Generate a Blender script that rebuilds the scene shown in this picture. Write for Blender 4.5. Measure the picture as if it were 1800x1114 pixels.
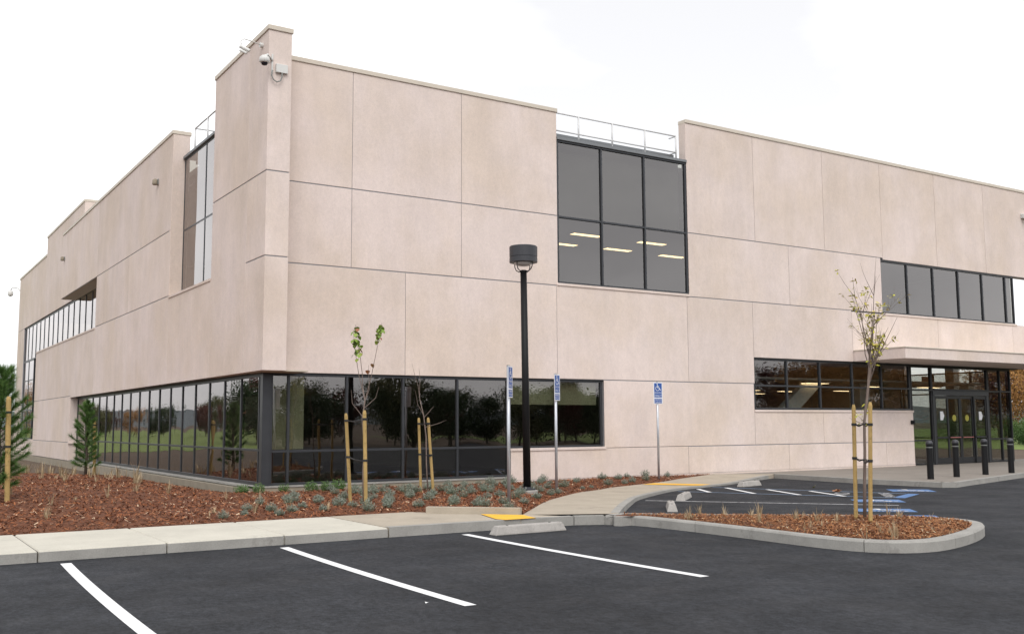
import bpy, bmesh, math, random
import numpy as np
from mathutils import Vector, Matrix, noise
from mathutils.geometry import delaunay_2d_cdt
R = math.radians
rnd = random.Random(7)
for o in list(bpy.data.objects): bpy.data.objects.remove(o)
S = bpy.context.scene
COL = S.collection

# ------------------------------------------------------------------ camera
cd = bpy.data.cameras.new('camera'); cam = bpy.data.objects.new('camera', cd); COL.objects.link(cam)
S.camera = cam
cd.sensor_width = 36.0; cd.lens = 36.0 * 1777 / 1800
cd.clip_end = 9000; cd.clip_start = 0.1
YAW, PIT, ROL = R(32.82), R(6.06), R(-0.316)
cam.location = (0, 0, 1.65)
cam.matrix_world = (Matrix.Translation((0, 0, 1.65)) @ Matrix.Rotation(-YAW, 4, 'Z') @
                    Matrix.Rotation(math.pi / 2 + PIT, 4, 'X') @ Matrix.Rotation(ROL, 4, 'Z'))
S.render.resolution_x = 1024; S.render.resolution_y = 633

# ------------------------------------------------------------------ sky, sun, exposure
SUN_EL, SUN_AZ = R(48), R(200)         # azimuth measured clockwise from +Y
W = bpy.data.worlds.new('World'); S.world = W; W.use_nodes = True
nt = W.node_tree; nt.nodes.clear()
def N(t, typ, **kw):
    n = t.nodes.new(typ)
    for k, v in kw.items():
        if k in n.inputs.keys(): n.inputs[k].default_value = v
        else: setattr(n, k, v)
    return n
sky = N(nt, 'ShaderNodeTexSky', sky_type='NISHITA', sun_disc=False, sun_elevation=SUN_EL, sun_rotation=SUN_AZ)
hs = N(nt, 'ShaderNodeHueSaturation', Saturation=0.12); nt.links.new(sky.outputs[0], hs.inputs['Color'])
b1 = N(nt, 'ShaderNodeBackground', Strength=0.05); nt.links.new(hs.outputs[0], b1.inputs[0])
tc = N(nt, 'ShaderNodeTexCoord')
mp = N(nt, 'ShaderNodeMapping'); mp.inputs['Scale'].default_value = (1, 1, 2.5); nt.links.new(tc.outputs['Generated'], mp.inputs[0])
nz = N(nt, 'ShaderNodeTexNoise', Scale=2.2, Detail=5.0, Roughness=0.5); nt.links.new(mp.outputs[0], nz.inputs['Vector'])
cr = N(nt, 'ShaderNodeValToRGB'); nt.links.new(nz.outputs[0], cr.inputs[0])
cr.color_ramp.elements[0].position = 0.36; cr.color_ramp.elements[0].color = (0.555, 0.555, 0.57, 1)
cr.color_ramp.elements[1].position = 0.70; cr.color_ramp.elements[1].color = (1, 1, 1, 1)
b2 = N(nt, 'ShaderNodeBackground', Strength=1.12); nt.links.new(cr.outputs[0], b2.inputs[0])
ad = N(nt, 'ShaderNodeAddShader'); nt.links.new(b1.outputs[0], ad.inputs[0]); nt.links.new(b2.outputs[0], ad.inputs[1])
wo = N(nt, 'ShaderNodeOutputWorld'); nt.links.new(ad.outputs[0], wo.inputs[0])

sd = bpy.data.lights.new('sun', 'SUN'); sun = bpy.data.objects.new('sun', sd); COL.objects.link(sun)
sd.energy = 1.4; sd.angle = R(35); sd.color = (1.0, 0.965, 0.92)
sdir = Vector((math.sin(SUN_AZ) * math.cos(SUN_EL), math.cos(SUN_AZ) * math.cos(SUN_EL), math.sin(SUN_EL)))
sun.rotation_euler = (-sdir).to_track_quat('-Z', 'Y').to_euler()
sun.location = sdir * 60
S.view_settings.view_transform = 'Standard'; S.view_settings.look = 'None'
S.view_settings.exposure = 0.25; S.view_settings.gamma = 1.0; S.view_settings.use_curve_mapping = False
S.render.engine = 'CYCLES'
S.cycles.transparent_max_bounces = 12; S.cycles.max_bounces = 8

# ------------------------------------------------------------------ materials
MATS = {}
def mat(name, col, rough=0.8, metal=0.0, spec=0.5, var=0.0, vscale=3.0, fine=0.0, fscale=60.0, bump=0.0, bscale=80.0, stretch=(1, 1, 1), attr=None, ramp=None, alpha_trans=None):
    """principled material with position driven noise variation"""
    m = bpy.data.materials.new(name); m.use_nodes = True; t = m.node_tree
    p = t.nodes['Principled BSDF']
    p.inputs['Base Color'].default_value = (*col, 1); p.inputs['Roughness'].default_value = rough
    p.inputs['Metallic'].default_value = metal; p.inputs['Specular IOR Level'].default_value = spec
    g = N(t, 'ShaderNodeNewGeometry')
    src = None
    if attr:
        a = N(t, 'ShaderNodeAttribute', attribute_name=attr)
        r = N(t, 'ShaderNodeValToRGB'); t.links.new(a.outputs['Fac'], r.inputs[0])
        els = r.color_ramp.elements
        while len(els) < len(ramp): els.new(0.5)
        for e, (ps, c) in zip(els, ramp): e.position = ps; e.color = (*c, 1)
        src = r.outputs[0]
    def layer(src, amt, scale, st):
        mpn = N(t, 'ShaderNodeMapping'); mpn.inputs['Scale'].default_value = st; t.links.new(g.outputs['Position'], mpn.inputs[0])
        n = N(t, 'ShaderNodeTexNoise', Scale=scale, Detail=4.0, Roughness=0.6); t.links.new(mpn.outputs[0], n.inputs['Vector'])
        mr = N(t, 'ShaderNodeMapRange'); mr.inputs['From Min'].default_value = 0.25; mr.inputs['From Max'].default_value = 0.75
        mr.inputs['To Min'].default_value = 1 - amt; mr.inputs['To Max'].default_value = 1 + amt
        t.links.new(n.outputs[0], mr.inputs[0])
        mx = N(t, 'ShaderNodeMix', data_type='RGBA', blend_type='MULTIPLY'); mx.inputs[0].default_value = 1.0
        if src is None: mx.inputs[6].default_value = (*col, 1)
        else: t.links.new(src, mx.inputs[6])
        t.links.new(mr.outputs[0], mx.inputs[7])
        return mx.outputs[2]
    if var: src = layer(src, var, vscale, stretch)
    if fine: src = layer(src, fine, fscale, (1, 1, 1))
    if src is not None: t.links.new(src, p.inputs['Base Color'])
    if bump:
        n = N(t, 'ShaderNodeTexNoise', Scale=bscale, Detail=3.0); t.links.new(g.outputs['Position'], n.inputs['Vector'])
        b = N(t, 'ShaderNodeBump', Strength=bump, Distance=0.01); t.links.new(n.outputs[0], b.inputs['Height']); t.links.new(b.outputs[0], p.inputs['Normal'])
    MATS[name] = m
    return m

def wall_mat(name, col):
    m = bpy.data.materials.new(name); m.use_nodes = True; t = m.node_tree
    p = t.nodes['Principled BSDF']; p.inputs['Roughness'].default_value = 0.9; p.inputs['Specular IOR Level'].default_value = 0.2
    g = N(t, 'ShaderNodeNewGeometry'); oi = N(t, 'ShaderNodeObjectInfo')
    def nse(scale, st, det=5.0, rough=0.6):
        mpn = N(t, 'ShaderNodeMapping'); mpn.inputs['Scale'].default_value = st
        # shift by the panel's own random so that stains stop at the joints
        v = N(t, 'ShaderNodeVectorMath', operation='MULTIPLY_ADD')
        cx = N(t, 'ShaderNodeCombineXYZ')
        for i in range(3): t.links.new(oi.outputs['Random'], cx.inputs[i])
        t.links.new(cx.outputs[0], v.inputs[0]); v.inputs[1].default_value = (1.5, 1.5, 1.5); t.links.new(g.outputs['Position'], v.inputs[2])
        t.links.new(v.outputs[0], mpn.inputs[0])
        n = N(t, 'ShaderNodeTexNoise', Scale=scale, Detail=det, Roughness=rough); t.links.new(mpn.outputs[0], n.inputs['Vector'])
        return n.outputs[0]
    def mr(x, a, b, lo, hi):
        k = N(t, 'ShaderNodeMapRange'); k.inputs['From Min'].default_value = a; k.inputs['From Max'].default_value = b
        k.inputs['To Min'].default_value = lo; k.inputs['To Max'].default_value = hi; t.links.new(x, k.inputs[0]); return k.outputs[0]
    def mul(x, f, src_col=None):
        k = N(t, 'ShaderNodeMix', data_type='RGBA', blend_type='MULTIPLY'); k.inputs[0].default_value = 1.0
        if src_col: k.inputs[6].default_value = (*src_col, 1)
        else: t.links.new(x, k.inputs[6])
        t.links.new(f, k.inputs[7]); return k.outputs[2]
    # pinkish and buff areas
    blot = nse(0.42, (1, 1, 0.8))
    mx = N(t, 'ShaderNodeMix', data_type='RGBA'); t.links.new(mr(blot, 0.38, 0.62, 0, 1), mx.inputs[0])
    mx.inputs[6].default_value = (col[0] * 0.95, col[1] * 0.935, col[2] * 0.895, 1); mx.inputs[7].default_value = (col[0] * 1.03, col[1] * 1.035, col[2] * 1.06, 1)
    c = mx.outputs[2]
    c = mul(c, mr(nse(1.6, (1, 1, 0.13)), 0.3, 0.7, 0.955, 1.03))      # vertical streaks
    c = mul(c, mr(nse(1.1, (1, 1, 1), 6, 0.7), 0.3, 0.7, 0.945, 1.045))   # mottling
    c = mul(c, mr(nse(5.5, (1, 1, 0.25)), 0.3, 0.7, 0.975, 1.02))
    c = mul(c, mr(nse(45, (1, 1, 1), 3, 0.7), 0.3, 0.7, 0.93, 1.07))
    c = mul(c, mr(nse(13, (1, 1, 0.7), 5, 0.75), 0.3, 0.7, 0.945, 1.05))
    c = mul(c, mr(oi.outputs['Random'], 0, 1, 0.965, 1.02))
    t.links.new(c, p.inputs['Base Color'])
    b = N(t, 'ShaderNodeBump', Strength=0.25, Distance=0.006); t.links.new(nse(70, (1, 1, 1), 3, 0.7), b.inputs['Height']); t.links.new(b.outputs[0], p.inputs['Normal'])
    MATS[name] = m; return m

def glass_mat(name, tint, f0, power=3.2, wob=0.02):
    m = bpy.data.materials.new(name); m.use_nodes = True; t = m.node_tree; t.nodes.clear()
    o = N(t, 'ShaderNodeOutputMaterial')
    lw = N(t, 'ShaderNodeLayerWeight'); lw.inputs[0].default_value = 0.5
    pw = N(t, 'ShaderNodeMath', operation='POWER'); t.links.new(lw.outputs['Facing'], pw.inputs[0]); pw.inputs[1].default_value = power
    mrn = N(t, 'ShaderNodeMapRange'); mrn.inputs['To Min'].default_value = f0; mrn.inputs['To Max'].default_value = 1.0; t.links.new(pw.outputs[0], mrn.inputs[0])
    tr = N(t, 'ShaderNodeBsdfTransparent'); tr.inputs[0].default_value = (*tint, 1)
    gl = N(t, 'ShaderNodeBsdfGlossy'); gl.inputs['Roughness'].default_value = 0.0; gl.inputs[0].default_value = (0.97, 0.93, 0.92, 1)
    g = N(t, 'ShaderNodeNewGeometry'); n = N(t, 'ShaderNodeTexNoise', Scale=0.9, Detail=1.0); t.links.new(g.outputs['Position'], n.inputs['Vector'])
    b = N(t, 'ShaderNodeBump', Strength=wob, Distance=0.1); t.links.new(n.outputs[0], b.inputs['Height']); t.links.new(b.outputs[0], gl.inputs['Normal'])
    mx = N(t, 'ShaderNodeMixShader'); t.links.new(mrn.outputs[0], mx.inputs[0]); t.links.new(tr.outputs[0], mx.inputs[1]); t.links.new(gl.outputs[0], mx.inputs[2])
    t.links.new(mx.outputs[0], o.inputs[0]); MATS[name] = m; return m

def emit_mat(name, col, st):
    m = bpy.data.materials.new(name); m.use_nodes = True; t = m.node_tree; t.nodes.clear()
    o = N(t, 'ShaderNodeOutputMaterial'); e = N(t, 'ShaderNodeEmission'); e.inputs[0].default_value = (*col, 1); e.inputs[1].default_value = st
    t.links.new(e.outputs[0], o.inputs[0]); MATS[name] = m; return m

def asphalt_mat():
    m = mat('asphalt', (0.0275, 0.0292, 0.0340), 0.78, spec=0.22, bump=0.5, bscale=140)
    t = m.node_tree; p = t.nodes['Principled BSDF']; g = N(t, 'ShaderNodeNewGeometry')
    def nse(scale, det, st=(1, 1, 1)):
        mpn = N(t, 'ShaderNodeMapping'); mpn.inputs['Scale'].default_value = st; t.links.new(g.outputs['Position'], mpn.inputs[0])
        n = N(t, 'ShaderNodeTexNoise', Scale=scale, Detail=det, Roughness=0.65); t.links.new(mpn.outputs[0], n.inputs['Vector']); return n.outputs[0]
    def ramp(x, a, b, lo, hi):
        k = N(t, 'ShaderNodeMapRange'); k.inputs['From Min'].default_value = a; k.inputs['From Max'].default_value = b
        k.inputs['To Min'].default_value = lo; k.inputs['To Max'].default_value = hi; t.links.new(x, k.inputs[0]); return k.outputs[0]
    def mult(a, b):
        k = N(t, 'ShaderNodeMath', operation='MULTIPLY'); t.links.new(a, k.inputs[0]); t.links.new(b, k.inputs[1]); return k.outputs[0]
    v = mult(ramp(nse(0.45, 6), 0.38, 0.62, 0.76, 1.2), mult(ramp(nse(3.4, 9, (1.6, 0.8, 1)), 0.36, 0.66, 0.80, 1.14), ramp(nse(13, 8, (1.4, 0.9, 1)), 0.38, 0.64, 0.62, 1.3)))
    v = mult(v, ramp(nse(60, 3), 0.3, 0.7, 0.5, 1.55))
    v = mult(v, ramp(nse(220, 2), 0.55, 0.8, 1.0, 1.9))
    mx = N(t, 'ShaderNodeMix', data_type='RGBA', blend_type='MULTIPLY'); mx.inputs[0].default_value = 1.0
    mx.inputs[6].default_value = (0.0275, 0.0292, 0.0340, 1); t.links.new(v, mx.inputs[7]); t.links.new(mx.outputs[2], p.inputs['Base Color'])
    t.links.new(ramp(nse(1.1, 5), 0.35, 0.65, 0.72, 0.95), p.inputs['Roughness'])
asphalt_mat()
wall_mat('precast', (0.668, 0.570, 0.520))
mat('sealant', (0.27, 0.27, 0.285), 0.8)
mat('coping', (0.57, 0.51, 0.43), 0.55, var=0.06, vscale=1.5)
mat('plinth', (0.27, 0.235, 0.18), 0.9, var=0.16, vscale=2.0, fine=0.08, bump=0.2)
mat('frame', (0.045, 0.048, 0.054), 0.38, metal=0.4, var=0.12, vscale=2)
mat('dark_frame', (0.020, 0.021, 0.024), 0.4, metal=0.3, var=0.1)
mat('soffit', (0.46, 0.41, 0.34), 0.9, var=0.05)
mat('flashing', (0.19, 0.20, 0.21), 0.5, metal=0.3, var=0.06)
mat('rail_white', (0.62, 0.62, 0.62), 0.5)
mat('roof_gravel', (0.32, 0.31, 0.3), 0.95, var=0.1, fine=0.2)
mat('interior_dark', (0.10, 0.10, 0.10), 0.9, var=0.08)
mat('interior_wall', (0.17, 0.16, 0.14), 0.9, var=0.05)
mat('ceiling_tile', (0.42, 0.42, 0.40), 0.95, var=0.03)
mat('carpet', (0.06, 0.06, 0.065), 1.0, fine=0.2)
mat('blind', (0.55, 0.56, 0.42), 0.9, var=0.1, vscale=4)
glass_mat('glass', (0.42, 0.43, 0.38), 0.16, 3.6, 0.05)
glass_mat('glass_clear', (0.55, 0.57, 0.54), 0.13, 3.4, 0.04)
mat('glass_back', (0.1, 0.1, 0.1), 0.5)
gb = MATS['glass_back'].node_tree; gb.nodes.clear(); _o = N(gb, 'ShaderNodeOutputMaterial'); _t = N(gb, 'ShaderNodeBsdfTransparent'); gb.links.new(_t.outputs[0], _o.inputs[0])
emit_mat('tube_light', (1.0, 0.72, 0.40), 4.2)
mat('sidewalk_pale', (0.50, 0.475, 0.41), 0.9, var=0.11, vscale=1.3, fine=0.08, bump=0.3, bscale=120)
mat('sidewalk_tan', (0.375, 0.325, 0.26), 0.9, var=0.12, vscale=1.6, fine=0.10, bump=0.3, bscale=120)
mat('plaza_concrete', (0.225, 0.20, 0.175), 0.85, var=0.12, vscale=0.9, fine=0.10, bump=0.3, bscale=120)
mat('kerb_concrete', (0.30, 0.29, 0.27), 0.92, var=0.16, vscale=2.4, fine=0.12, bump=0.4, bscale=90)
mat('wheel_stop', (0.35, 0.33, 0.31), 0.9, var=0.14, vscale=5, fine=0.14, bump=0.4)
mat('joint_dirt', (0.10, 0.09, 0.08), 1.0)
mat('white_paint', (0.74, 0.74, 0.75), 0.7, var=0.06, vscale=3, fine=0.10, fscale=130)
mat('worn_white_paint', (0.46, 0.46, 0.47), 0.75, var=0.16, vscale=5, fine=0.15)
mat('blue_paint', (0.085, 0.18, 0.38), 0.7, var=0.14, vscale=5, fine=0.12)
mat('blue_line_paint', (0.16, 0.22, 0.32), 0.75, var=0.2, vscale=5, fine=0.15)
mat('yellow_tactile', (0.78, 0.43, 0.03), 0.7, var=0.06, fine=0.06)
mat('galvanized', (0.50, 0.52, 0.56), 0.38, metal=0.6, var=0.08, vscale=9)
mat('black_paint', (0.009, 0.009, 0.010), 0.5, spec=0.2, var=0.1)
mat('lamp_grey', (0.03, 0.031, 0.038), 0.45, var=0.1)
mat('lamp_lens', (0.55, 0.55, 0.55), 0.2)
mat('sign_white', (0.72, 0.73, 0.76), 0.4)
mat('sign_blue', (0.02, 0.085, 0.33), 0.4)
mat('stake_wood', (0.385, 0.265, 0.10), 0.85, var=0.22, vscale=9, stretch=(1, 1, 0.12), fine=0.1)
mat('strap', (0.012, 0.012, 0.013), 0.6)
mat('bark', (0.17, 0.13, 0.11), 0.9, var=0.22, vscale=22, stretch=(1, 1, 0.3))
mat('dark_bark', (0.085, 0.065, 0.05), 0.9, var=0.25, vscale=6)
mat('camera_white', (0.62, 0.62, 0.60), 0.45)
mat('camera_dome', (0.012, 0.012, 0.02), 0.12)
mat('conduit', (0.22, 0.23, 0.22), 0.5)
mat('orange_plastic', (0.62, 0.07, 0.03), 0.5)
mat('red_sign', (0.42, 0.14, 0.13), 0.5)
mat('yellow_sticker', (0.34, 0.31, 0.04), 0.5)
mat('litter_white', (0.75, 0.75, 0.75), 0.6)
mat('mulch_ground', (0.12, 0.041, 0.016), 1.0, var=0.35, vscale=5, fine=0.4, fscale=45, bump=1.0, bscale=30)
mat('mulch_chip', (0.2, 0.08, 0.04), 0.9, attr='tone', ramp=[(0.0, (0.055, 0.018, 0.007)), (0.35, (0.165, 0.052, 0.018)), (0.7, (0.29, 0.10, 0.036)), (0.9, (0.40, 0.19, 0.085)), (1.0, (0.60, 0.43, 0.29))])
mat('island_chip', (0.2, 0.08, 0.04), 0.9, attr='tone', ramp=[(0.0, (0.08, 0.03, 0.012)), (0.35, (0.23, 0.09, 0.034)), (0.7, (0.36, 0.155, 0.058)), (0.9, (0.44, 0.24, 0.10)), (1.0, (0.52, 0.40, 0.26))])
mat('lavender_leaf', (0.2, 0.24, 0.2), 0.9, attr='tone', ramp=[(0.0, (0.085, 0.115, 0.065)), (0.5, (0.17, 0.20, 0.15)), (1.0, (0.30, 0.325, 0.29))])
mat('green_leaf', (0.06, 0.12, 0.03), 0.8, attr='tone', ramp=[(0.0, (0.035, 0.085, 0.018)), (1.0, (0.10, 0.18, 0.045))])
mat('dry_grass', (0.4, 0.3, 0.17), 0.9, attr='tone', ramp=[(0.0, (0.20, 0.14, 0.07)), (0.6, (0.36, 0.27, 0.16)), (1.0, (0.52, 0.42, 0.29))])
mat('pine_needle', (0.04, 0.09, 0.02), 0.7, attr='tone', ramp=[(0.0, (0.03, 0.075, 0.016)), (0.6, (0.085, 0.18, 0.033)), (1.0, (0.17, 0.28, 0.065))])
mat('island_leaf', (0.3, 0.28, 0.05), 0.7, attr='tone', ramp=[(0.0, (0.26, 0.29, 0.03)), (0.6, (0.48, 0.44, 0.06)), (1.0, (0.62, 0.48, 0.11))])
mat('redbud_leaf', (0.1, 0.18, 0.03), 0.6, attr='tone', ramp=[(0.0, (0.09, 0.18, 0.022)), (0.75, (0.24, 0.33, 0.05)), (0.92, (0.24, 0.19, 0.05)), (1.0, (0.26, 0.10, 0.04))])
for nm, a, b in (('evergreen_leaf', (0.012, 0.028, 0.010), (0.045, 0.075, 0.025)), ('maroon_leaf', (0.045, 0.014, 0.014), (0.14, 0.045, 0.035)),
                 ('autumn_leaf', (0.18, 0.075, 0.02), (0.46, 0.24, 0.07)), ('olive_leaf', (0.045, 0.055, 0.018), (0.13, 0.13, 0.05)), ('hedge_leaf', (0.025, 0.06, 0.012), (0.075, 0.14, 0.03))):
    mat(nm, a, 0.8, attr='tone', ramp=[(0.0, a), (1.0, b)])
mat('lawn_grass', (0.13, 0.18, 0.03), 0.95, var=0.25, vscale=0.15, fine=0.25, fscale=8)
mat('dry_field', (0.085, 0.055, 0.032), 0.95, var=0.3, vscale=0.2, fine=0.25, fscale=6)
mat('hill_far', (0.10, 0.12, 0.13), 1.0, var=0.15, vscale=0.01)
mat('white_panel', (0.72, 0.72, 0.70), 0.6)

def wear(name, dark, lo, hi, scale):
    t = MATS[name].node_tree; p = t.nodes['Principled BSDF']; src = p.inputs['Base Color'].links[0].from_socket
    g = N(t, 'ShaderNodeNewGeometry'); n = N(t, 'ShaderNodeTexNoise', Scale=scale, Detail=8.0, Roughness=0.75); t.links.new(g.outputs['Position'], n.inputs['Vector'])
    k = N(t, 'ShaderNodeMapRange'); k.inputs['From Min'].default_value = lo; k.inputs['From Max'].default_value = hi; t.links.new(n.outputs[0], k.inputs[0])
    mx = N(t, 'ShaderNodeMix', data_type='RGBA'); t.links.new(k.outputs[0], mx.inputs[0]); t.links.new(src, mx.inputs[6]); mx.inputs[7].default_value = (*dark, 1); t.links.new(mx.outputs[2], p.inputs['Base Color'])
wear('white_paint', (0.22, 0.22, 0.23), 0.60, 0.74, 6.0); wear('worn_white_paint', (0.10, 0.10, 0.11), 0.48, 0.62, 9.0); wear('blue_paint', (0.05, 0.06, 0.08), 0.56, 0.72, 7.0)
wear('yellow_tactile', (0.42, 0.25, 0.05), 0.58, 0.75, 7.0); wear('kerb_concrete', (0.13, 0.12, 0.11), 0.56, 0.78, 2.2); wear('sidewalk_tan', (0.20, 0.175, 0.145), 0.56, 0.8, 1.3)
wear('sidewalk_pale', (0.33, 0.31, 0.27), 0.58, 0.8, 1.8); wear('wheel_stop', (0.20, 0.19, 0.175), 0.55, 0.75, 6.0); wear('stake_wood', (0.24, 0.17, 0.06), 0.52, 0.66, 14.0)

# ------------------------------------------------------------------ mesh helpers
class MB:
    """collects boxes, tubes and polygons, builds one mesh object"""
    def __init__(s): s.v = []; s.f = []; s.mi = []; s.t = []
    def add(s, vs, fs, mi=0, tone=None):
        o = len(s.v); s.v += [tuple(p) for p in vs]; s.f += [tuple(i + o for i in q) for q in fs]; s.mi += [mi] * len(fs)
        s.t += [tone if tone is not None else 0.5] * len(vs); return s
    def box(s, a, b, ch=0.0, mi=0):
        (x0, y0, z0), (x1, y1, z1) = a, b
        if ch <= 0:
            vs = [(x, y, z) for x in (x0, x1) for y in (y0, y1) for z in (z0, z1)]
            s.add(vs, [(0, 1, 3, 2), (4, 6, 7, 5), (0, 4, 5, 1), (2, 3, 7, 6), (0, 2, 6, 4), (1, 5, 7, 3)], mi); return s
        # chamfered box
        vs = []
        for ax in range(3):
            pass
        lo, hi = (x0, y0, z0), (x1, y1, z1); idx = {}
        for sx in (0, 1):
            for sy in (0, 1):
                for sz in (0, 1):
                    c = [(lo, hi)[(sx, sy, sz)[k]][k] for k in range(3)]; sg = [(1, -1)[(sx, sy, sz)[k]] for k in range(3)]
                    for k in range(3):
                        q = [c[j] + (sg[j] * ch if j != k else 0) for j in range(3)]
                        idx[(sx, sy, sz, k)] = len(vs); vs.append(tuple(q))
        fs = []
        for k in range(3):
            o = [j for j in range(3) if j != k]
            for sd_ in (0, 1):
                ring = []
                for (u, w) in ((0, 0), (1, 0), (1, 1), (0, 1)):
                    c = [0, 0, 0]; c[k] = sd_; c[o[0]] = u; c[o[1]] = w; ring.append(idx[(*c, k)])
                fs.append(tuple(ring))
        for k in range(3):          # edges along axis k
            o = [j for j in range(3) if j != k]
            for u in (0, 1):
                for w in (0, 1):
                    c0 = [0, 0, 0]; c0[o[0]] = u; c0[o[1]] = w; c1 = list(c0); c1[k] = 1
                    fs.append((idx[(*c0, o[0])], idx[(*c1, o[0])], idx[(*c1, o[1])], idx[(*c0, o[1])]))
        for sx in (0, 1):
            for sy in (0, 1):
                for sz in (0, 1): fs.append(tuple(idx[(sx, sy, sz, k)] for k in range(3)))
        s.add(vs, fs, mi); return s
    def tube(s, pts, rad, n=8, cap=True, mi=0, tone=None):
        pts = [Vector(p) for p in pts]
        if not hasattr(rad, '__len__'): rad = [rad] * len(pts)
        vs = []; up = None
        for i, p in enumerate(pts):
            d = (pts[min(i + 1, len(pts) - 1)] - pts[max(i - 1, 0)]).normalized()
            if up is None: up = Vector((0, 0, 1)) if abs(d.z) < 0.9 else Vector((1, 0, 0))
            a = d.cross(up).normalized(); b = a.cross(d).normalized(); up = b
            for k in range(n):
                th = 2 * math.pi * k / n; vs.append(p + (a * math.cos(th) + b * math.sin(th)) * rad[i])
        fs = [(i * n + k, i * n + (k + 1) % n, (i + 1) * n + (k + 1) % n, (i + 1) * n + k) for i in range(len(pts) - 1) for k in range(n)]
        if cap: fs += [tuple(range(n - 1, -1, -1)), tuple((len(pts) - 1) * n + k for k in range(n))]
        s.add(vs, fs, mi, tone); return s
    def lathe(s, c, prof, n=20, mi=0):
        vs = []
        for r, z in prof:
            for k in range(n):
                th = 2 * math.pi * k / n; vs.append((c[0] + r * math.cos(th), c[1] + r * math.sin(th), c[2] + z))
        fs = [(i * n + k, i * n + (k + 1) % n, (i + 1) * n + (k + 1) % n, (i + 1) * n + k) for i in range(len(prof) - 1) for k in range(n)]
        fs += [tuple(range(n - 1, -1, -1)), tuple((len(prof) - 1) * n + k for k in range(n))]
        s.add(vs, fs, mi); return s
    def prism(s, poly, z0, z1, mi=0):
        n = len(poly); vs = [(x, y, z0) for x, y in poly] + [(x, y, z1) for x, y in poly]
        s.add(vs, [tuple(range(n - 1, -1, -1)), tuple(range(n, 2 * n))] + [(i, (i + 1) % n, n + (i + 1) % n, n + i) for i in range(n)], mi); return s
    def leaf(s, p, d, nrm, L, w, tone, bend=0.0):
        d = d.normalized(); a = d.cross(nrm)
        a = a.normalized() if a.length > 1e-5 else Vector((1, 0, 0)); u = a.cross(d)
        s.add([p, p + d * L * 0.5 + a * w * 0.5 + u * bend, p + d * L, p + d * L * 0.5 - a * w * 0.5 + u * bend], [(0, 1, 2, 3)], 0, tone); return s
    def mesh(s, name, mats, origin=(0, 0, 0), smooth=False, recalc=False):
        me = bpy.data.meshes.new(name); o = Vector(origin)
        me.from_pydata([(p[0] - o.x, p[1] - o.y, p[2] - o.z) for p in s.v], [], s.f)
        for m in mats: me.materials.append(MATS[m])
        if any(s.mi): me.polygons.foreach_set('material_index', s.mi)
        if any(x != 0.5 for x in s.t):
            at = me.attributes.new('tone', 'FLOAT', 'POINT'); at.data.foreach_set('value', s.t)
        if recalc:
            bm = bmesh.new(); bm.from_mesh(me); bmesh.ops.recalc_face_normals(bm, faces=bm.faces); bm.to_mesh(me); bm.free()
        if smooth: me.polygons.foreach_set('use_smooth', [True] * len(me.polygons))
        me.update(); return me
    def build(s, name, m, parent=None, smooth=False, recalc=True, origin=None):
        mats = [m] if isinstance(m, str) else m
        org = origin if origin is not None else (world_loc(parent) if parent else (0, 0, 0))
        ob = bpy.data.objects.new(name, s.mesh(name, mats, org, smooth, recalc)); COL.objects.link(ob)
        if parent: ob.parent = parent
        elif origin is not None: ob.location = origin
        return ob
def world_loc(o):
    v = Vector((0, 0, 0))
    while o: v += o.location; o = o.parent
    return v
def tag(o, label=None, cat=None, group=None, kind=None):
    if label: o['label'] = label
    if cat: o['category'] = cat
    if group: o['group'] = group
    if kind: o['kind'] = kind
    return o
def thing(name, loc, label, cat, group=None):
    e = bpy.data.objects.new(name, None); COL.objects.link(e); e.location = loc; e.empty_display_size = 0.2
    return tag(e, label, cat, group)
def copy_tree(o, parent=None):
    c = o.copy(); COL.objects.link(c); c.parent = parent
    for ch in list(o.children): copy_tree(ch, c)
    return c
def text_mb(txt, size, bold=0.0):
    cu = bpy.data.curves.new('t', 'FONT'); cu.body = txt; cu.size = size; cu.align_x = 'CENTER'; cu.align_y = 'CENTER'; cu.offset = bold; cu.resolution_u = 3
    ob = bpy.data.objects.new('t', cu); COL.objects.link(ob)
    me = bpy.data.meshes.new_from_object(ob.evaluated_get(bpy.context.evaluated_depsgraph_get()))
    vs = [tuple(v.co) for v in me.vertices]; fs = [tuple(p.vertices) for p in me.polygons]
    bpy.data.objects.remove(ob); bpy.data.curves.remove(cu); bpy.data.meshes.remove(me)
    return vs, fs
def isa_symbol():
    """wheelchair emblem inside a unit square centred at 0, flat"""
    mb = MB()
    def stroke(pts, w):
        for (a, b) in zip(pts, pts[1:]):
            a = Vector((*a, 0)); b = Vector((*b, 0)); d = (b - a).normalized(); n = Vector((-d.y, d.x, 0)) * w / 2; e = d * w * 0.3
            mb.add([a - e - n, b + e - n, b + e + n, a - e + n], [(0, 1, 2, 3)])
    hd = [(-0.10 + 0.075 * math.cos(k * math.pi / 6), 0.36 + 0.075 * math.sin(k * math.pi / 6), 0) for k in range(12)]
    mb.add(hd, [tuple(range(12))])
    stroke([(-0.09, 0.25), (-0.06, -0.06), (0.15, -0.06), (0.27, -0.34), (0.36, -0.31)], 0.085)
    stroke([(-0.08, 0.10), (0.12, 0.10)], 0.07)
    stroke([(-0.07 + 0.25 * math.cos(a), -0.16 + 0.25 * math.sin(a)) for a in [R(k) for k in range(115, 350, 18)]], 0.075)
    return mb.v, mb.f

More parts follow.
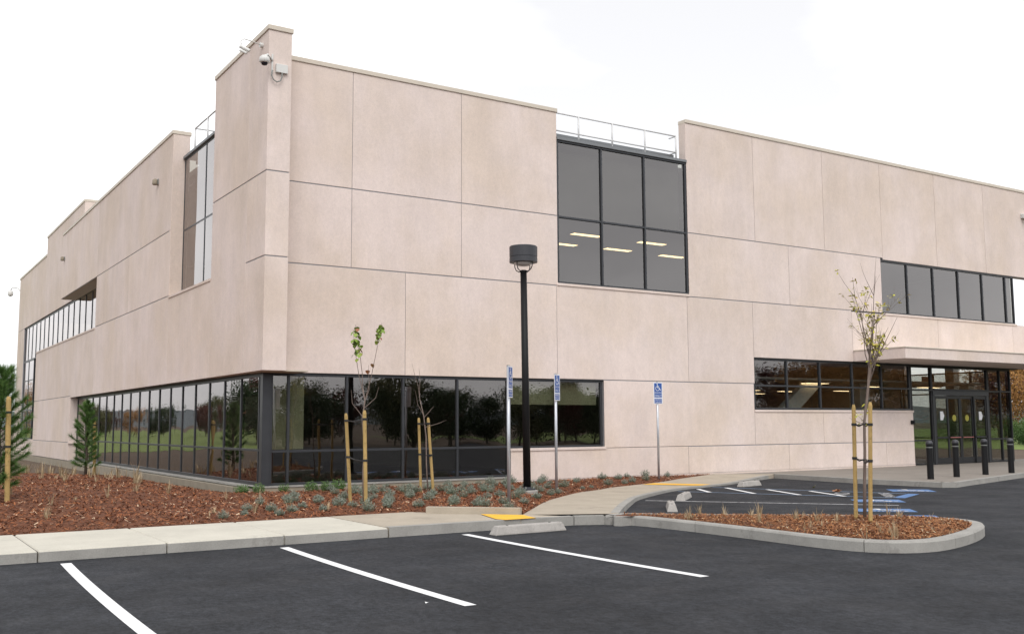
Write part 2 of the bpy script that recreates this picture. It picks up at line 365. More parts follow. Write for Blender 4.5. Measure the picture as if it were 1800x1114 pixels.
# ================================================================== THE GROUND
def structure(o): return tag(o, kind='structure')
structure(MB().add([(-3000, -3000, -0.06), (3000, -3000, -0.06), (3000, 3000, -0.06), (-3000, 3000, -0.06)], [(0, 1, 2, 3)]).build('ground', 'dry_field', recalc=False))
structure(MB().add([(-400, 72, -0.04), (4.5, 72, -0.04), (4.5, 420, -0.04), (-400, 420, -0.04)], [(0, 1, 2, 3)]).build('lawn', 'lawn_grass', recalc=False))
structure(MB().add([(60, -90, -0.04), (300, -90, -0.04), (300, 160, -0.04), (60, 160, -0.04)], [(0, 1, 2, 3)]).build('lawn', 'lawn_grass', recalc=False))
structure(MB().add([(-60, -22, 0), (40, -22, 0), (40, 24, 0), (-60, 24, 0)], [(0, 1, 2, 3)]).build('asphalt_lot', 'asphalt', recalc=False))
# far ridge of hills
hv = []; hf = []
for i in range(121):
    a = 2 * math.pi * i / 120; r = 2300
    h = 34 + 46 * max(0, noise.noise(Vector((math.cos(a) * 3.1, math.sin(a) * 3.1, 2.0)))) + 22 * noise.noise(Vector((math.cos(a) * 11, math.sin(a) * 11, 5.0)))
    hv += [(r * math.cos(a), r * math.sin(a), -2), ((r + 350) * math.cos(a), (r + 350) * math.sin(a), max(6, h)), ((r + 700) * math.cos(a), (r + 700) * math.sin(a), -2)]
    if i < 120: j = 3 * i; hf += [(j, j + 3, j + 4, j + 1), (j + 1, j + 4, j + 5, j + 2)]
structure(MB().add(hv, hf).build('hills', 'hill_far', smooth=True))

# sidewalk slabs along the bed
sw = thing('sidewalk', (0, 13.8, 0), None, None); structure(sw)
xs = [-30, -22, -14, -9.0, -5.8, -2.8, -1.25, 0.35, 1.95, 3.5, 5.1, 6.7]
for a, b in zip(xs, xs[1:]):
    sl = MB().box((a + 0.008, 13.8, -0.12), (b - 0.008, 16.05, 0.14), 0.018).build('slab', 'sidewalk_pale', sw)
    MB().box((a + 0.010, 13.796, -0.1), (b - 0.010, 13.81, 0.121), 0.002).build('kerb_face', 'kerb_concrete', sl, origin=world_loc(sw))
MB().box((-30, 13.84, -0.1), (6.7, 16.03, 0.122)).build('joint_bed', 'joint_dirt', sw)
# tan part up to the island, with its kerb front
MB().prism([(6.708, 13.8), (8.2, 13.79), (9.9, 13.7), (9.9, 13.85), (9.5, 14.5), (8.42, 15.68), (8.3, 16.05), (6.708, 16.05)], -0.12, 0.141).build('slab', 'sidewalk_tan', sw)
for pa, pb in (((6.708, 13.782), (9.0, 13.74)), ((9.02, 13.74), (9.98, 13.64)), ((9.995, 13.638), (10.45, 13.42))):
    d = Vector((pb[0] - pa[0], pb[1] - pa[1])).normalized() * 0.15; n = (-d.y, d.x)
    MB().prism([pa, pb, (pb[0] + n[0], pb[1] + n[1]), (pa[0] + n[0], pa[1] + n[1])], -0.12, 0.147).build('kerb_stone', 'kerb_concrete', sw)

# curved ramping path
PL = [(9.5, 14.43, .141), (11.4, 16.55, .13), (12.45, 17.55, .12), (13.85, 18.7, .11), (14.9, 19.3, .10), (15.7, 19.85, .095), (18.2, 20.95, .09), (19.7, 21.7, .11), (21.75, 22.57, .14)]
PR = [(10.9, 13.62, .141), (12.15, 15.0, .115), (13.45, 16.35, .09), (14.6, 17.42, .07), (16.92, 18.97, .05), (18.8, 19.67, .04), (19.8, 20.0, .04), (21.4, 20.77, .06), (23.28, 21.6, .12)]
def resample(p, n):
    p = [Vector(q) for q in p]; L = [0]
    for a, b in zip(p, p[1:]): L.append(L[-1] + (b - a).length)
    out = []
    for i in range(n):
        s = L[-1] * i / (n - 1); k = max(j for j in range(len(L) - 1) if L[j] <= s + 1e-9); u = (s - L[k]) / (L[k + 1] - L[k])
        # catmull rom
        p0, p1, p2, p3 = p[max(k - 1, 0)], p[k], p[k + 1], p[min(k + 2, len(p) - 1)]
        out.append(0.5 * ((2 * p1) + (p2 - p0) * u + (2 * p0 - 5 * p1 + 4 * p2 - p3) * u * u + (3 * p1 - p0 - 3 * p2 + p3) * u ** 3))
    return out
NP = 49
ql, qr = resample(PL, NP), resample(PR, NP)
def pathpt(s, t, dz=0.0):
    i = min(int(s * (NP - 1)), NP - 2); u = s * (NP - 1) - i
    a = ql[i].lerp(ql[i + 1], u); b = qr[i].lerp(qr[i + 1], u); v = a.lerp(b, t); v.z += dz; return v
pv = [pathpt(i / (NP - 1), j / 6) for i in range(NP) for j in range(7)]
pf = [(i * 7 + j, (i + 1) * 7 + j, (i + 1) * 7 + j + 1, i * 7 + j + 1) for i in range(NP - 1) for j in range(6)]
mb = MB().add(pv, pf)
for side, q in ((0, ql), (1, qr)):
    vs = [p.copy() for p in q] + [Vector((p.x, p.y, -0.15)) for p in q]
    mb.add(vs, [(i, i + 1, NP + i + 1, NP + i) for i in range(NP - 1)])
path = structure(mb.build('path', 'sidewalk_tan'))
mb = MB()
for i in range(NP - 1):     # kerb band along the asphalt edge
    s0, s1 = i / (NP - 1), (i + 1) / (NP - 1)
    if 0.01 < s0 < 0.95:
        w = 0.16
        a, b = pathpt(s0, 1, .004), pathpt(s1, 1, .004); c, d = pathpt(s1, 0.91, .004), pathpt(s0, 0.91, .004)
        n = Vector((b.y - a.y, -(b.x - a.x), 0)).normalized() * 0.006
        a2, b2 = a + n, b + n
        mb.add([d, c, b2, a2, (a2.x, a2.y, -.1), (b2.x, b2.y, -.1)], [(0, 1, 2, 3), (3, 2, 5, 4)])
mb.build('kerb_band', 'kerb_concrete', path)
# plaza
PZ = [(21.77, 22.8), (23.28, 21.58), (22.98, 18.3), (23.18, 15.9), (23.45, 15.68), (24.77, 16.07), (29.19, 17.28), (41, 20.4), (41, 24), (21.77, 24)]
plaza = structure(MB().prism(PZ, -0.15, 0.125).build('plaza', 'plaza_concrete'))
zk = [PZ[1], PZ[2], PZ[3], PZ[4], PZ[5], PZ[6], PZ[7]]
for a, b in zip(zk, zk[1:]):
    A, B = Vector(a), Vector(b); L = (B - A).length; k = max(1, round(L / 1.6)) if L > 1 else 1
    for i in range(k):
        p, q = A.lerp(B, i / k), A.lerp(B, (i + 1) / k); d = (q - p).normalized(); n = Vector((-d.y, d.x))
        if n.dot(Vector((30, 21)) - p) < 0: n = -n
        p, q = p + d * 0.004, q - d * 0.004
        MB().prism([p - n * .01, q - n * .01, q + n * .16, p + n * .16], -0.14, 0.131).build('kerb_stone', 'kerb_concrete', plaza)
# low wall at the end of the bed
tag(MB().prism([(8.28, 15.60), (9.44, 14.43), (9.56, 14.55), (8.40, 15.74)], 0.0, 0.25).build('low_kerb_wall', 'sidewalk_tan'), 'low concrete kerb wall between shrub bed and yellow tactile strip', 'wall')

# island
ISL = [(10.45, 13.42), (10.74, 13.0), (10.84, 12.0), (10.85, 10.7), (10.82, 9.5), (10.87, 8.9), (11.05, 8.47), (11.4, 8.22), (11.9, 8.17), (12.6, 8.33), (13.3, 8.58), (13.95, 8.9), (14.38, 9.25), (14.58, 9.7), (14.5, 10.22), (13.91, 10.95), (13.16, 11.70), (12.41, 12.33), (11.65, 13.0), (11.0, 13.6)]
def smooth_closed(p, n):
    p = [Vector((*q, 0)) for q in p]; out = []; m = len(p)
    for k in range(m):
        p0, p1, p2, p3 = p[k - 1], p[k], p[(k + 1) % m], p[(k + 2) % m]
        for j in range(n):
            u = j / n; out.append(0.5 * ((2 * p1) + (p2 - p0) * u + (2 * p0 - 5 * p1 + 4 * p2 - p3) * u * u + (3 * p1 - p0 - 3 * p2 + p3) * u ** 3))
    return out
ring = smooth_closed(ISL, 4); NR = len(ring)
nrm = []
for i in range(NR):
    d = ring[(i + 1) % NR] - ring[i - 1]; nrm.append(Vector((d.y, -d.x, 0)).normalized())   # candidates
cen = Vector((12.4, 10.7, 0))
inner = [ring[i] - nrm[i] * (0.17 if (-nrm[i]).dot(cen - ring[i]) > 0 else -0.17) for i in range(NR)]
isl = structure(thing('parking_island', (12.4, 10.7, 0), None, None))
cuts = [0, 9, 22, 34, 46, 58, 70, NR]
for a, b in zip(cuts, cuts[1:]):
    mb = MB(); vs = []; ids = list(range(a, b + 1))
    prof = [(0, -0.1), (0, 0.125), (0.12, 0.15), (1, 0.15), (1, -0.1)]
    for c, i in enumerate(ids):
        o, n2 = ring[i % NR], inner[i % NR]
        t = (ring[(i + 1) % NR] - ring[i % NR]).normalized() * (0.005 if c == 0 else (-0.005 if c == len(ids) - 1 else 0))
        for u, z in prof:
            q = o.lerp(n2, u) + t; vs.append((q.x, q.y, z))
    k = len(prof); fs = [(i * k + j, (i + 1) * k + j, (i + 1) * k + j + 1, i * k + j + 1) for i in range(len(ids) - 1) for j in range(k - 1)]
    fs += [tuple(range(k)), tuple((len(ids) - 1) * k + j for j in range(k))]
    mb.add(vs, fs); mb.build('kerb_stone', 'kerb_concrete', isl)

# mulch
def inside(p, poly):
    x, y = p; c = False; j = len(poly) - 1
    for i in range(len(poly)):
        xi, yi = poly[i][0], poly[i][1]; xj, yj = poly[j][0], poly[j][1]
        if (yi > y) != (yj > y) and x < (xj - xi) * (y - yi) / (yj - yi) + xi: c = not c
        j = i
    return c
def edge_near(p, poly):
    best = (1e9, 0); x = Vector(p)
    for i in range(len(poly)):
        a, b = Vector(poly[i][:2]), Vector(poly[(i + 1) % len(poly)][:2]); d = b - a
        u = max(0, min(1, (x - a).dot(d) / d.length_squared)); q = (x - a - d * u).length
        if q < best[0]: best = (q, poly[i][2] + (poly[(i + 1) % len(poly)][2] - poly[i][2]) * u)
    return best
def sst(a, b, x): u = max(0, min(1, (x - a) / (b - a))); return u * u * (3 - 2 * u)
BED = [(-14, 16.06, .135), (-4, 16.06, .135), (2, 16.06, .135), (5, 16.06, .135), (8.05, 16.06, .135), (8.38, 15.74, .14), (8.75, 15.40, .2), (9.58, 14.56, .2), (9.56, 14.5, .13)] + \
      [(p.x, p.y, p.z - 0.008) for p in ql[2:-1:2]] + [(21.7, 22.57, .13), (14.5, 22.52, .11), (7.75, 22.52, .10), (7.35, 22.8, .08), (7.3, 30, -.02), (7.3, 38, -.12), (-14, 38, -.12)]
def bed_f(x, y):
    z = 0.19 + 0.16 * sst(17, 22, y) * sst(7.4, 3.5, x) - 0.30 * sst(31, 37, y) * sst(7.8, 6, x)
    return z + 0.035 * noise.noise(Vector((x * 0.9, y * 0.9, 1)))
def isl_f(x, y): return 0.165 + 0.03 * noise.noise(Vector((x, y, 4)))
def mulch(name, poly, f, step, blend):
    pts = [Vector(p[:2]) for p in poly]; zs = [p[2] for p in poly]
    x0, x1 = min(p.x for p in pts), max(p.x for p in pts); y0, y1 = min(p.y for p in pts), max(p.y for p in pts); n = len(pts)
    y = y0 + step / 2
    def hz(x, y):
        d, bz = edge_near((x, y), poly); k = sst(0, blend, d); return bz * (1 - k) + f(x, y) * k + 0.02 * noise.noise(Vector((x * 4, y * 4, 9))) * k
    while y < y1:
        x = x0 + step / 2
        while x < x1:
            q = (x + rnd.uniform(-.3, .3) * step, y + rnd.uniform(-.3, .3) * step)
            if inside(q, poly) and edge_near(q, poly)[0] > step * 0.4: pts.append(Vector(q)); zs.append(hz(*q))
            x += step * (1 if y < 26 else 2)
        y += step * (1 if y < 26 else 2)
    r = delaunay_2d_cdt(pts, [(i, (i + 1) % n) for i in range(n)], [], 1, 1e-5)
    vs = []
    for k, p in enumerate(r[0]):
        o = r[3][k]; vs.append((p.x, p.y, zs[o[0]] if o else 0.13))
    return MB().add(vs, r[2]), hz
mb, bed_z = mulch('b', BED, bed_f, 0.32, 0.8)
bed = structure(mb.build('mulch_bed', 'mulch_ground', smooth=True))
for p in bed.data.polygons: pass
IPOLY = [(q.x, q.y, 0.14) for q in inner[::2]]
mb, isl_z = mulch('i', IPOLY, isl_f, 0.2, 0.35)
mb.build('mulch_soil', 'mulch_ground', isl, smooth=True)
def flip_up(o):
    bm = bmesh.new(); bm.from_mesh(o.data)
    for f in bm.faces:
        if f.normal.z < 0: f.normal_flip()
    bm.to_mesh(o.data); bm.free()
flip_up(bed)
def chips(poly, hz, n, mname, x0, x1, y0, y1, parent=None, lo=0.03, hi=0.085):
    mb = MB(); k = 0; rr = random.Random(3)
    while k < n:
        x, y = rr.uniform(x0, x1), y0 + (y1 - y0) * rr.random() ** 1.5
        if not inside((x, y), poly): continue
        k += 1
        L = rr.uniform(lo, hi); w = L * rr.uniform(0.12, 0.36); a = rr.uniform(0, 6.283); tl = rr.gauss(0, 0.32)
        d = Vector((math.cos(a) * math.cos(tl), math.sin(a) * math.cos(tl), math.sin(tl))); s = Vector((-math.sin(a), math.cos(a), rr.gauss(0, 0.35))).normalized()
        c = Vector((x, y, hz(x, y) + rr.uniform(0.004, 0.03)))
        t = min(1, max(0, rr.gauss(0.45, 0.22))) if rr.random() > 0.035 else 1.0
        mb.add([c - d * L / 2 - s * w / 2, c + d * L / 2 - s * w / 3, c + d * L / 2 + s * w / 3, c - d * L / 2 + s * w / 2], [(0, 1, 2, 3)], 0, t)
    return tag(mb.build('mulch_chips', mname, parent, recalc=False), kind='stuff')
# a coarse grid makes the height look-ups cheap
class HGrid:
    def __init__(s, f, x0, x1, y0, y1, st):
        s.x0, s.y0, s.st = x0, y0, st; s.nx = int((x1 - x0) / st) + 2; s.ny = int((y1 - y0) / st) + 2
        s.z = [[f(x0 + i * st, y0 + j * st) for i in range(s.nx)] for j in range(s.ny)]
    def __call__(s, x, y):
        u, v = (x - s.x0) / s.st, (y - s.y0) / s.st; i, j = max(0, min(s.nx - 2, int(u))), max(0, min(s.ny - 2, int(v))); u -= i; v -= j
        return (s.z[j][i] * (1 - u) + s.z[j][i + 1] * u) * (1 - v) + (s.z[j + 1][i] * (1 - u) + s.z[j + 1][i + 1] * u) * v
BZ = HGrid(bed_z, -3, 22, 14.4, 36, 0.25); IZ = HGrid(isl_z, 10.4, 15, 8, 14, 0.15)
tag(chips(BED, BZ, 70000, 'mulch_chip', -1.5, 21.5, 14.5, 34, None, 0.025, 0.09), 'reddish shredded bark mulch covering the planting bed', 'mulch')
tag(chips(IPOLY, IZ, 17000, 'island_chip', 10.8, 14.6, 8.2, 13.5, isl, 0.02, 0.065))

# ------------------------------------------------------------------ painted markings
def marking(name, poly, z, m, label, cat='road marking', group=None):
    return tag(MB().add([(x, y, z) for x, y in poly], [tuple(range(len(poly)))]).build(name, m, recalc=False), label, cat, group)
def strip(p, q, w, curve=0.0, n=10):
    p, q = Vector(p), Vector(q); d = (q - p).normalized(); nn = Vector((-d.y, d.x)); L = (q - p).length
    c = [p + d * L * i / n + nn * curve * 4 * (i / n) * (1 - i / n) for i in range(n + 1)]
    return [tuple(x - nn * w / 2) for x in c] + [tuple(x + nn * w / 2) for x in reversed(c)]
for p, q, cv, lb in (((2.22, 13.48), (2.03, 8.1), -0.03, 'white stall line at the left, running off the bottom edge'), ((4.98, 13.48), (4.82, 8.2), -0.04, 'white stall line in the middle of the asphalt lot'), ((7.82, 13.47), (7.8, 8.27), -0.05, 'white stall line running out from beside the wheel stop')):
    marking('stall_line', strip(p, q, 0.125, cv), 0.004, 'white_paint', lb, group='white stall lines in the foreground')
marking('stall_line', strip((14.4, 17.05), (17.57, 13.03), 0.10), 0.004, 'worn_white_paint', 'thin white line between the two near accessible stalls')
marking('aisle_line', strip((16.95, 18.85), (19.28, 14.36), 0.10), 0.004, 'blue_line_paint', 'faded blue line on the near side of hatched aisle')
marking('aisle_line', strip((18.74, 19.5), (20.58, 15.05), 0.10), 0.004, 'blue_line_paint', 'faded blue line on the far side of hatched aisle')
marking('aisle_line', [(19.22, 14.42), (20.62, 15.02), (20.70, 14.78), (19.34, 14.18)], 0.004, 'blue_paint', 'blue strip closing the end of hatched aisle')
for p, q, lb in (((17.9, 19.15), (17.3, 18.1), 'first'), ((18.82, 19.1), (17.82, 17.15), 'second'), ((19.14, 18.0), (18.3, 16.2), 'third'), ((19.5, 16.95), (18.75, 15.3), 'fourth'),):
    marking('hatch_stripe', strip(p, q, 0.11), 0.008, 'white_paint', 'white diagonal aisle stripe, %s from the path kerb' % lb, group='white hatch stripes')
def text_on_ground(txt, c, ang, size, lb, sx=1.0):
    vs, fs = text_mb(txt, size, 0.006); ca, sa = math.cos(ang), math.sin(ang)
    P = [(c[0] + ca * x * sx - sa * y, c[1] + sa * x * sx + ca * y, 0.009) for x, y, z in vs]
    tag(MB().add(P, fs).build('painted_words', 'worn_white_paint', recalc=False), lb, 'road marking')
ta = math.atan2(0.62, 0.785)
text_on_ground('NO', (19.35, 15.85), ta, 0.5, 'white painted word NO in the hatched aisle')
text_on_ground('PARKING', (19.82, 14.98), ta + 0.1, 0.34, 'white painted word PARKING at the end of hatched aisle')
def ground_isa(c, ang, lb, sx, sy):
    e = thing('accessible_emblem', (c[0], c[1], 0.004), lb, 'road marking', 'blue wheelchair emblems on the asphalt')
    ca, sa = math.cos(ang), math.sin(ang)
    def W_(x, y, z): return (c[0] + ca * x - sa * y, c[1] + sa * x + ca * y, z)
    MB().add([W_(-sx / 2, -sy / 2, .004), W_(sx / 2, -sy / 2, .004), W_(sx / 2, sy / 2, .004), W_(-sx / 2, sy / 2, .004)], [(0, 1, 2, 3)]).build('blue_square', 'blue_paint', e, recalc=False)
    vs, fs = isa_symbol()
    MB().add([W_(x * sx * .95, y * sy * .95, .008) for x, y, z in vs], fs).build('wheelchair_symbol', 'white_paint', e, recalc=False)
ground_isa((21.6, 15.66), R(-42), 'blue wheelchair emblem painted beside the plaza kerb', 1.0, 0.85)
ground_isa((18.25, 14.05), R(-42), 'blue wheelchair emblem painted just beyond the thin white line', 1.0, 0.75)
ground_isa((16.4, 12.48), R(-42), 'blue wheelchair emblem painted just before the thin white line', 1.05, 0.7)
ground_isa((15.6, 11.45), R(-42), 'blue wheelchair emblem nearest the island kerb', 1.1, 0.5)
# tactile strips
marking('tactile_strip', [(8.93, 14.86), (8.66, 13.93), (8.70, 13.72), (9.28, 13.70), (9.42, 14.30)], 0.152, 'yellow_tactile', 'yellow tactile strip on the sidewalk beside the wheel stop', 'tactile strip')
vs = [pathpt(0.655 + 0.042 * i, 0.06 + 0.86 * j / 8, 0.008) for j in range(9) for i in range(2)]
tag(MB().add(vs, [(2 * j, 2 * j + 1, 2 * j + 3, 2 * j + 2) for j in range(8)]).build('tactile_strip', 'yellow_tactile', recalc=False), 'yellow tactile strip across the curved path', 'tactile strip')
# wheel stops
def wheel_stop(c, ang, L, lb):
    e = thing('wheel_stop', (c[0], c[1], 0), lb, 'wheel stop', 'concrete wheel stops')
    prof = [(-0.10, 0), (-0.095, 0.03), (-0.065, 0.125), (-0.05, 0.135), (0.05, 0.135), (0.065, 0.125), (0.095, 0.03), (0.10, 0)]
    vs = []
    for s_, ins in ((-1, 0), (1, 0)):
        for u, z in prof: vs.append((s_ * (L / 2 - z * 0.45), u, z))
    k = len(prof); fs = [(j, j + 1, k + j + 1, k + j) for j in range(k - 1)] + [tuple(range(k)), tuple(range(2 * k - 1, k - 1, -1)), (0, k, 2 * k - 1, k - 1)]
    ob = MB().add(vs, fs).build('concrete_bar', 'wheel_stop', e, origin=(0, 0, 0)); e.rotation_euler.z = ang
    bv = ob.modifiers.new('b', 'BEVEL'); bv.width = 0.008; bv.segments = 1
    for sx in (-1, 1):
        MB().lathe((sx * L * 0.3, 0, 0.134), [(0.02, 0), (0.02, 0.006), (0.004, 0.007)], 10).build('anchor_pin', 'black_paint', e, origin=(0, 0, 0))
wheel_stop((8.75, 13.13), R(1), 1.32, 'pale concrete wheel stop in front of the sidewalk kerb')
wheel_stop((13.32, 15.0), R(50), 1.2, 'concrete wheel stop nearest the island, seen end on')
wheel_stop((15.34, 16.86), R(40), 1.2, 'concrete wheel stop seen end on between white and blue lines')
wheel_stop((19.85, 19.28), R(14), 0.95, 'small concrete wheel stop beside the far yellow strip')

# ================================================================== THE BUILDING
B = thing('office_building', (7.5, 21.87, 0), 'two storey office building of pinkish precast panels with dark glass', 'building')
YF, XA, XB = 22.6, 7.5, 8.05
core = MB(); cope = MB()
def panel(ax, u0, u1, z0, z1, pl, gl=0.007, gr=0.007, gb=0.014, gt=0.014, th=0.03, core_th=0.22):
    """one precast panel: thin slab proud of the core so the joint is a real groove"""
    if ax == 'Y':
        MB().box((u0 + gl, pl, z0 + gb), (u1 - gr, pl + th, z1 - gt), 0.004).build('wall_panel', 'precast', B, recalc=True)
        core.box((u0, pl + 0.013, z0), (u1, pl + core_th, z1))
    else:
        MB().box((pl, u0 + gl, z0 + gb), (pl + th, u1 - gr, z1 - gt), 0.004).build('wall_panel', 'precast', B, recalc=True)
        core.box((pl + 0.013, u0, z0), (pl + core_th, u1, z1))
def solid(name, a, b, m='precast', ch=0.004, parent=None): return MB().box(a, b, ch).build(name, m, parent or B)
Z1, Z2, Z3, Z4, Z0 = 7.42, 5.46, 2.88, 0.975, 0.17
T1, T2 = 10.37, 10.85
# --- right facade
for a, b in ((8.06, 9.92), (9.92, 13.02), (13.02, 16.1)):
    panel('Y', a, b, Z1, T1, YF, gt=0); panel('Y', a, b, Z2, Z1, YF)
for a, b in ((8.06, 11.4), (11.4, 16.05)): panel('Y', a, b, Z3, Z2, YF, gb=0)
panel('Y', 16.05, 20.87, Z3, 5.50, YF)
panel('Y', 20.87, 23.64, Z3, Z2, YF)
for a, b in ((20.97, 23.85), (23.85, 27.16), (27.16, 30.2), (30.2, 33.35), (33.35, 36.45), (36.45, 40.0), (40.0, 43.0)):
    panel('Y', a, b, Z1 if b < 30.3 else 7.36, T2, YF, gt=0, gl=0 if a < 21 else .007)
panel('Y', 20.97, 25.37, Z2, Z1, YF, gl=0); panel('Y', 25.37, 30.06, Z2, Z1, YF, gr=0)
panel('Y', 23.64, 28.4, 3.71, Z2, YF, gb=0)
panel('Y', 28.4, 33.2, 3.71, 5.43, YF); panel('Y', 33.2, 38.0, 3.71, 5.43, YF); panel('Y', 38.0, 43.0, 3.71, 5.43, YF)
panel('Y', 17.65, 23.6, Z4, Z3, YF, gl=0)
panel('Y', 14.52, 20.79, Z0, 0.99, YF, gl=0); panel('Y', 20.79, 25.1, Z0, Z4, YF); panel('Y', 25.1, 29.95, Z0, Z4, YF); panel('Y', 29.95, 31.5, Z0, Z4, YF, gr=0)
panel('Y', 23.6, 26.78, Z4, 2.03, YF); panel('Y', 26.78, 31.5, Z4, 2.03, YF, gr=0)
solid('wall_return', (20.952, YF + .006, 9.69), (21.1, YF + .3, T2 - .001))
# sills, slightly proud
for a, b, z in ((14.5, 17.68, 0.985), (16.06, 20.98, 5.495), (23.6, 31.52, 2.03), (30.04, 38.3, 5.43)):
    solid('window_sill', (a, YF - 0.03, z - 0.035), (b, YF + 0.12, z + 0.035))
# base strip under the wall by the bed
solid('base_strip', (14.52, YF - 0.012, 0.02), (31.5, YF + 0.2, Z0 + 0.004))
# --- corner pylon
YP = 21.87
for z0, z1 in ((Z3, Z2), (Z2, Z1), (Z1, 10.72)):
    g0, g1 = (0 if z0 == Z3 else .014), (0 if z1 > 10 else .014)
    solid('wall_panel', (XA, YP, z0 + g0), (8.05, 23.2 - .006, z1 - g1))
for z0, z1 in ((Z3, Z1), (Z1, 10.72)):
    solid('wall_panel', (XA, 23.2 + .006, z0 + (0 if z0 == Z3 else .014)), (8.05, 26.0, z1 - (0 if z1 > 10 else .014)))
core.box((XA + .014, YP + .014, Z3 + .1), (8.03, 25.98, 10.7))
# --- left facade, front plane
panel('X', 26.0, 30.25, Z3, 5.40, XA, gb=0)
for a, b in ((30.25, 35.65), (35.65, 41.25)):
    panel('X', a, b, Z3, Z2, XA, gb=0); panel('X', a, b, Z2, Z1, XA); panel('X', a, b, Z1, 10.34, XA, gt=0)
panel('X', 41.25, 49.5, Z1, 10.34, XA, gt=0)
panel('X', 41.25, 46.1, Z3, 5.40, XA, gb=0); panel('X', 46.1, 56.5, 2.94, 5.40, XA)
panel('X', 46.1, 56.5, 1.0, 2.94, XA); panel('X', 46.1, 56.5, 0.24, 1.0, XA)
solid('window_sill', (XA - .025, 26.02, 5.38), (XA + .4, 30.22, 5.45)); solid('window_sill', (XA - .025, 41.3, 5.38), (XA + .6, 56.5, 5.45))
solid('wall_return', (XA + .006, 30.238, 5.46), (8.0, 30.45, 10.339))        # far jamb of the tall recess
solid('wall_return', (XA + .006, 46.092, 0.26), (8.0, 46.3, 2.93))          # far jamb of the long ground window
solid('window_sill', (XA - .02, 46.0, 0.94), (7.9, 46.1, 1.0))
solid('soffit', (XA + .23, 23.3, Z3 - .02), (8.6, 46.1, Z3 + .02), 'dark_frame'); solid('soffit', (XA + .06, YP + .06, Z3 - 0.015), (8.6, 23.29, Z3 + .02), 'soffit')
solid('soffit', (XA + .03, 41.3, Z1 - .01), (8.3, 49.48, Z1 + .06), 'soffit')
# --- left facade, rear plane
panel('X', 47.65, 58.2, 7.45, 11.66, XB, gt=0, gl=0); panel('X', 58.2, 65.9, 7.45, 10.70, XB, gt=0)
panel('X', 65.9, 68.7, 0.24, 7.45, XB); panel('X', 65.9, 68.7, 7.45, 10.70, XB, gt=0)
panel('X', 57.0, 65.9, 0.24, 1.0, XB)
solid('wall_return', (XB + .006, 47.635, 10.3), (8.6, 47.85, 11.659))
core.build('wall_core', 'sealant', B)
# copings
def coping(a, b, h=0.115): MB().box((a[0], a[1], a[2]), (b[0], b[1], b[2] + h), 0.008).build('coping', 'coping', B)
coping((8.06, YF - .03, T1), (16.12, YF + .32, T1)); coping((20.95, YF - .03, T2), (43.0, YF + .32, T2))
coping((XA - .03, YP - .03, 10.72), (8.08, 26.03, 10.72))
coping((XA - .03, 30.22, 10.34), (8.03, 49.53, 10.34)); coping((XB - .03, 47.62, 11.66), (8.62, 58.23, 11.66)); coping((XB - .03, 58.24, 10.70), (8.5, 68.73, 10.70))
# plinth
MB().box((7.62, 22.56, -0.3), (14.52, 23.2, 0.245)).box((7.48, 22.70, -0.3), (8.2, 68.6, 0.225)).build('plinth', 'plinth', B)
MB().box((7.60, 22.54, 0.247), (14.5, 23.0, 0.285)).box((7.60, 22.545, 0.244), (8.2, 46.1, 0.283)).build('plinth_cap', 'kerb_concrete', B)

# --- glazing
def win(ax, us, zs, pl, fr='frame', gm='glass', w=0.055, dep=0.10, skip=(), wo=None, gd=0.45):
    """window: frame mesh with mullions, transoms and every pane as sub parts"""
    def P(u, d, z): return (u, pl + d, z) if ax == 'Y' else (pl + d, u, z)
    def bx(u0, u1, d0, d1, z0, z1, ch=0.004):
        a, b = P(u0, d0, z0), P(u1, d1, z1); return MB().box(a, b, ch)
    u0, u1, z0, z1 = us[0], us[-1], zs[0], zs[-1]; h = wo or w
    f = bx(u0, u1, 0, dep, z1 - h, z1)
    for (a, b, c, d) in ((u0, u1, z0, z0 + h), (u0, u0 + h, z0 + h, z1 - h), (u1 - h, u1, z0 + h, z1 - h)):
        p, q = P(a, 0, c), P(b, dep, d); f.box(p, q, 0.004)
    fo = f.build('window', fr, B)
    for u in us[1:-1]: bx(u - w / 2, u + w / 2, -0.004, dep, z0 + h, z1 - h).build('mullion', fr, fo, origin=world_loc(B))
    for z in zs[1:-1]:
        for a, b in zip(us, us[1:]): bx(a + (h if a == u0 else w / 2), b - (h if b == u1 else w / 2), 0.002, dep, z - w / 2, z + w / 2).build('transom', fr, fo, origin=world_loc(B))
    for i, (a, b) in enumerate(zip(us, us[1:])):
        for j, (c, d) in enumerate(zip(zs, zs[1:])):
            if (i, j) in skip: continue
            t = [rnd.uniform(-0.0016, 0.0016) for _ in range(3)]
            vs = []
            for dd in (dep * gd, dep * gd + 0.012):
                for (u, z, k) in ((a, c, 0), (b, c, t[0]), (b, d, t[1]), (a, d, t[2])): vs.append(P(u, dd + k, z))
            m = MB().add(vs, [(0, 1, 2, 3)], 0).add(vs, [(4, 5, 6, 7), (0, 1, 5, 4), (1, 2, 6, 5), (2, 3, 7, 6), (3, 0, 4, 7)], 1)
            m.build('pane', [gm, 'glass_back'], fo, recalc=False, origin=world_loc(B))
    return fo
# ground corner, front: two heights
GY = YF + 0.06
win('Y', [7.98, 8.42, 9.88, 11.39, 12.94, 14.50], [0.285, 1.06, 2.86], GY)
win('Y', [14.505, 16.05, 17.62], [1.02, 2.86], GY)
solid('corner_post', (7.77, 22.60, 0.285), (7.97, 22.78, 2.86), 'frame'); solid('head_trim', (7.6, 22.62, 2.862), (17.65, 22.8, 2.90), 'dark_frame')
win('X', [22.79, 22.95] + [22.95 + 1.325 * k for k in range(1, 17)] + [46.1], [0.285, 1.09, 2.86], 7.80, gd=0.22, wo=0.08)
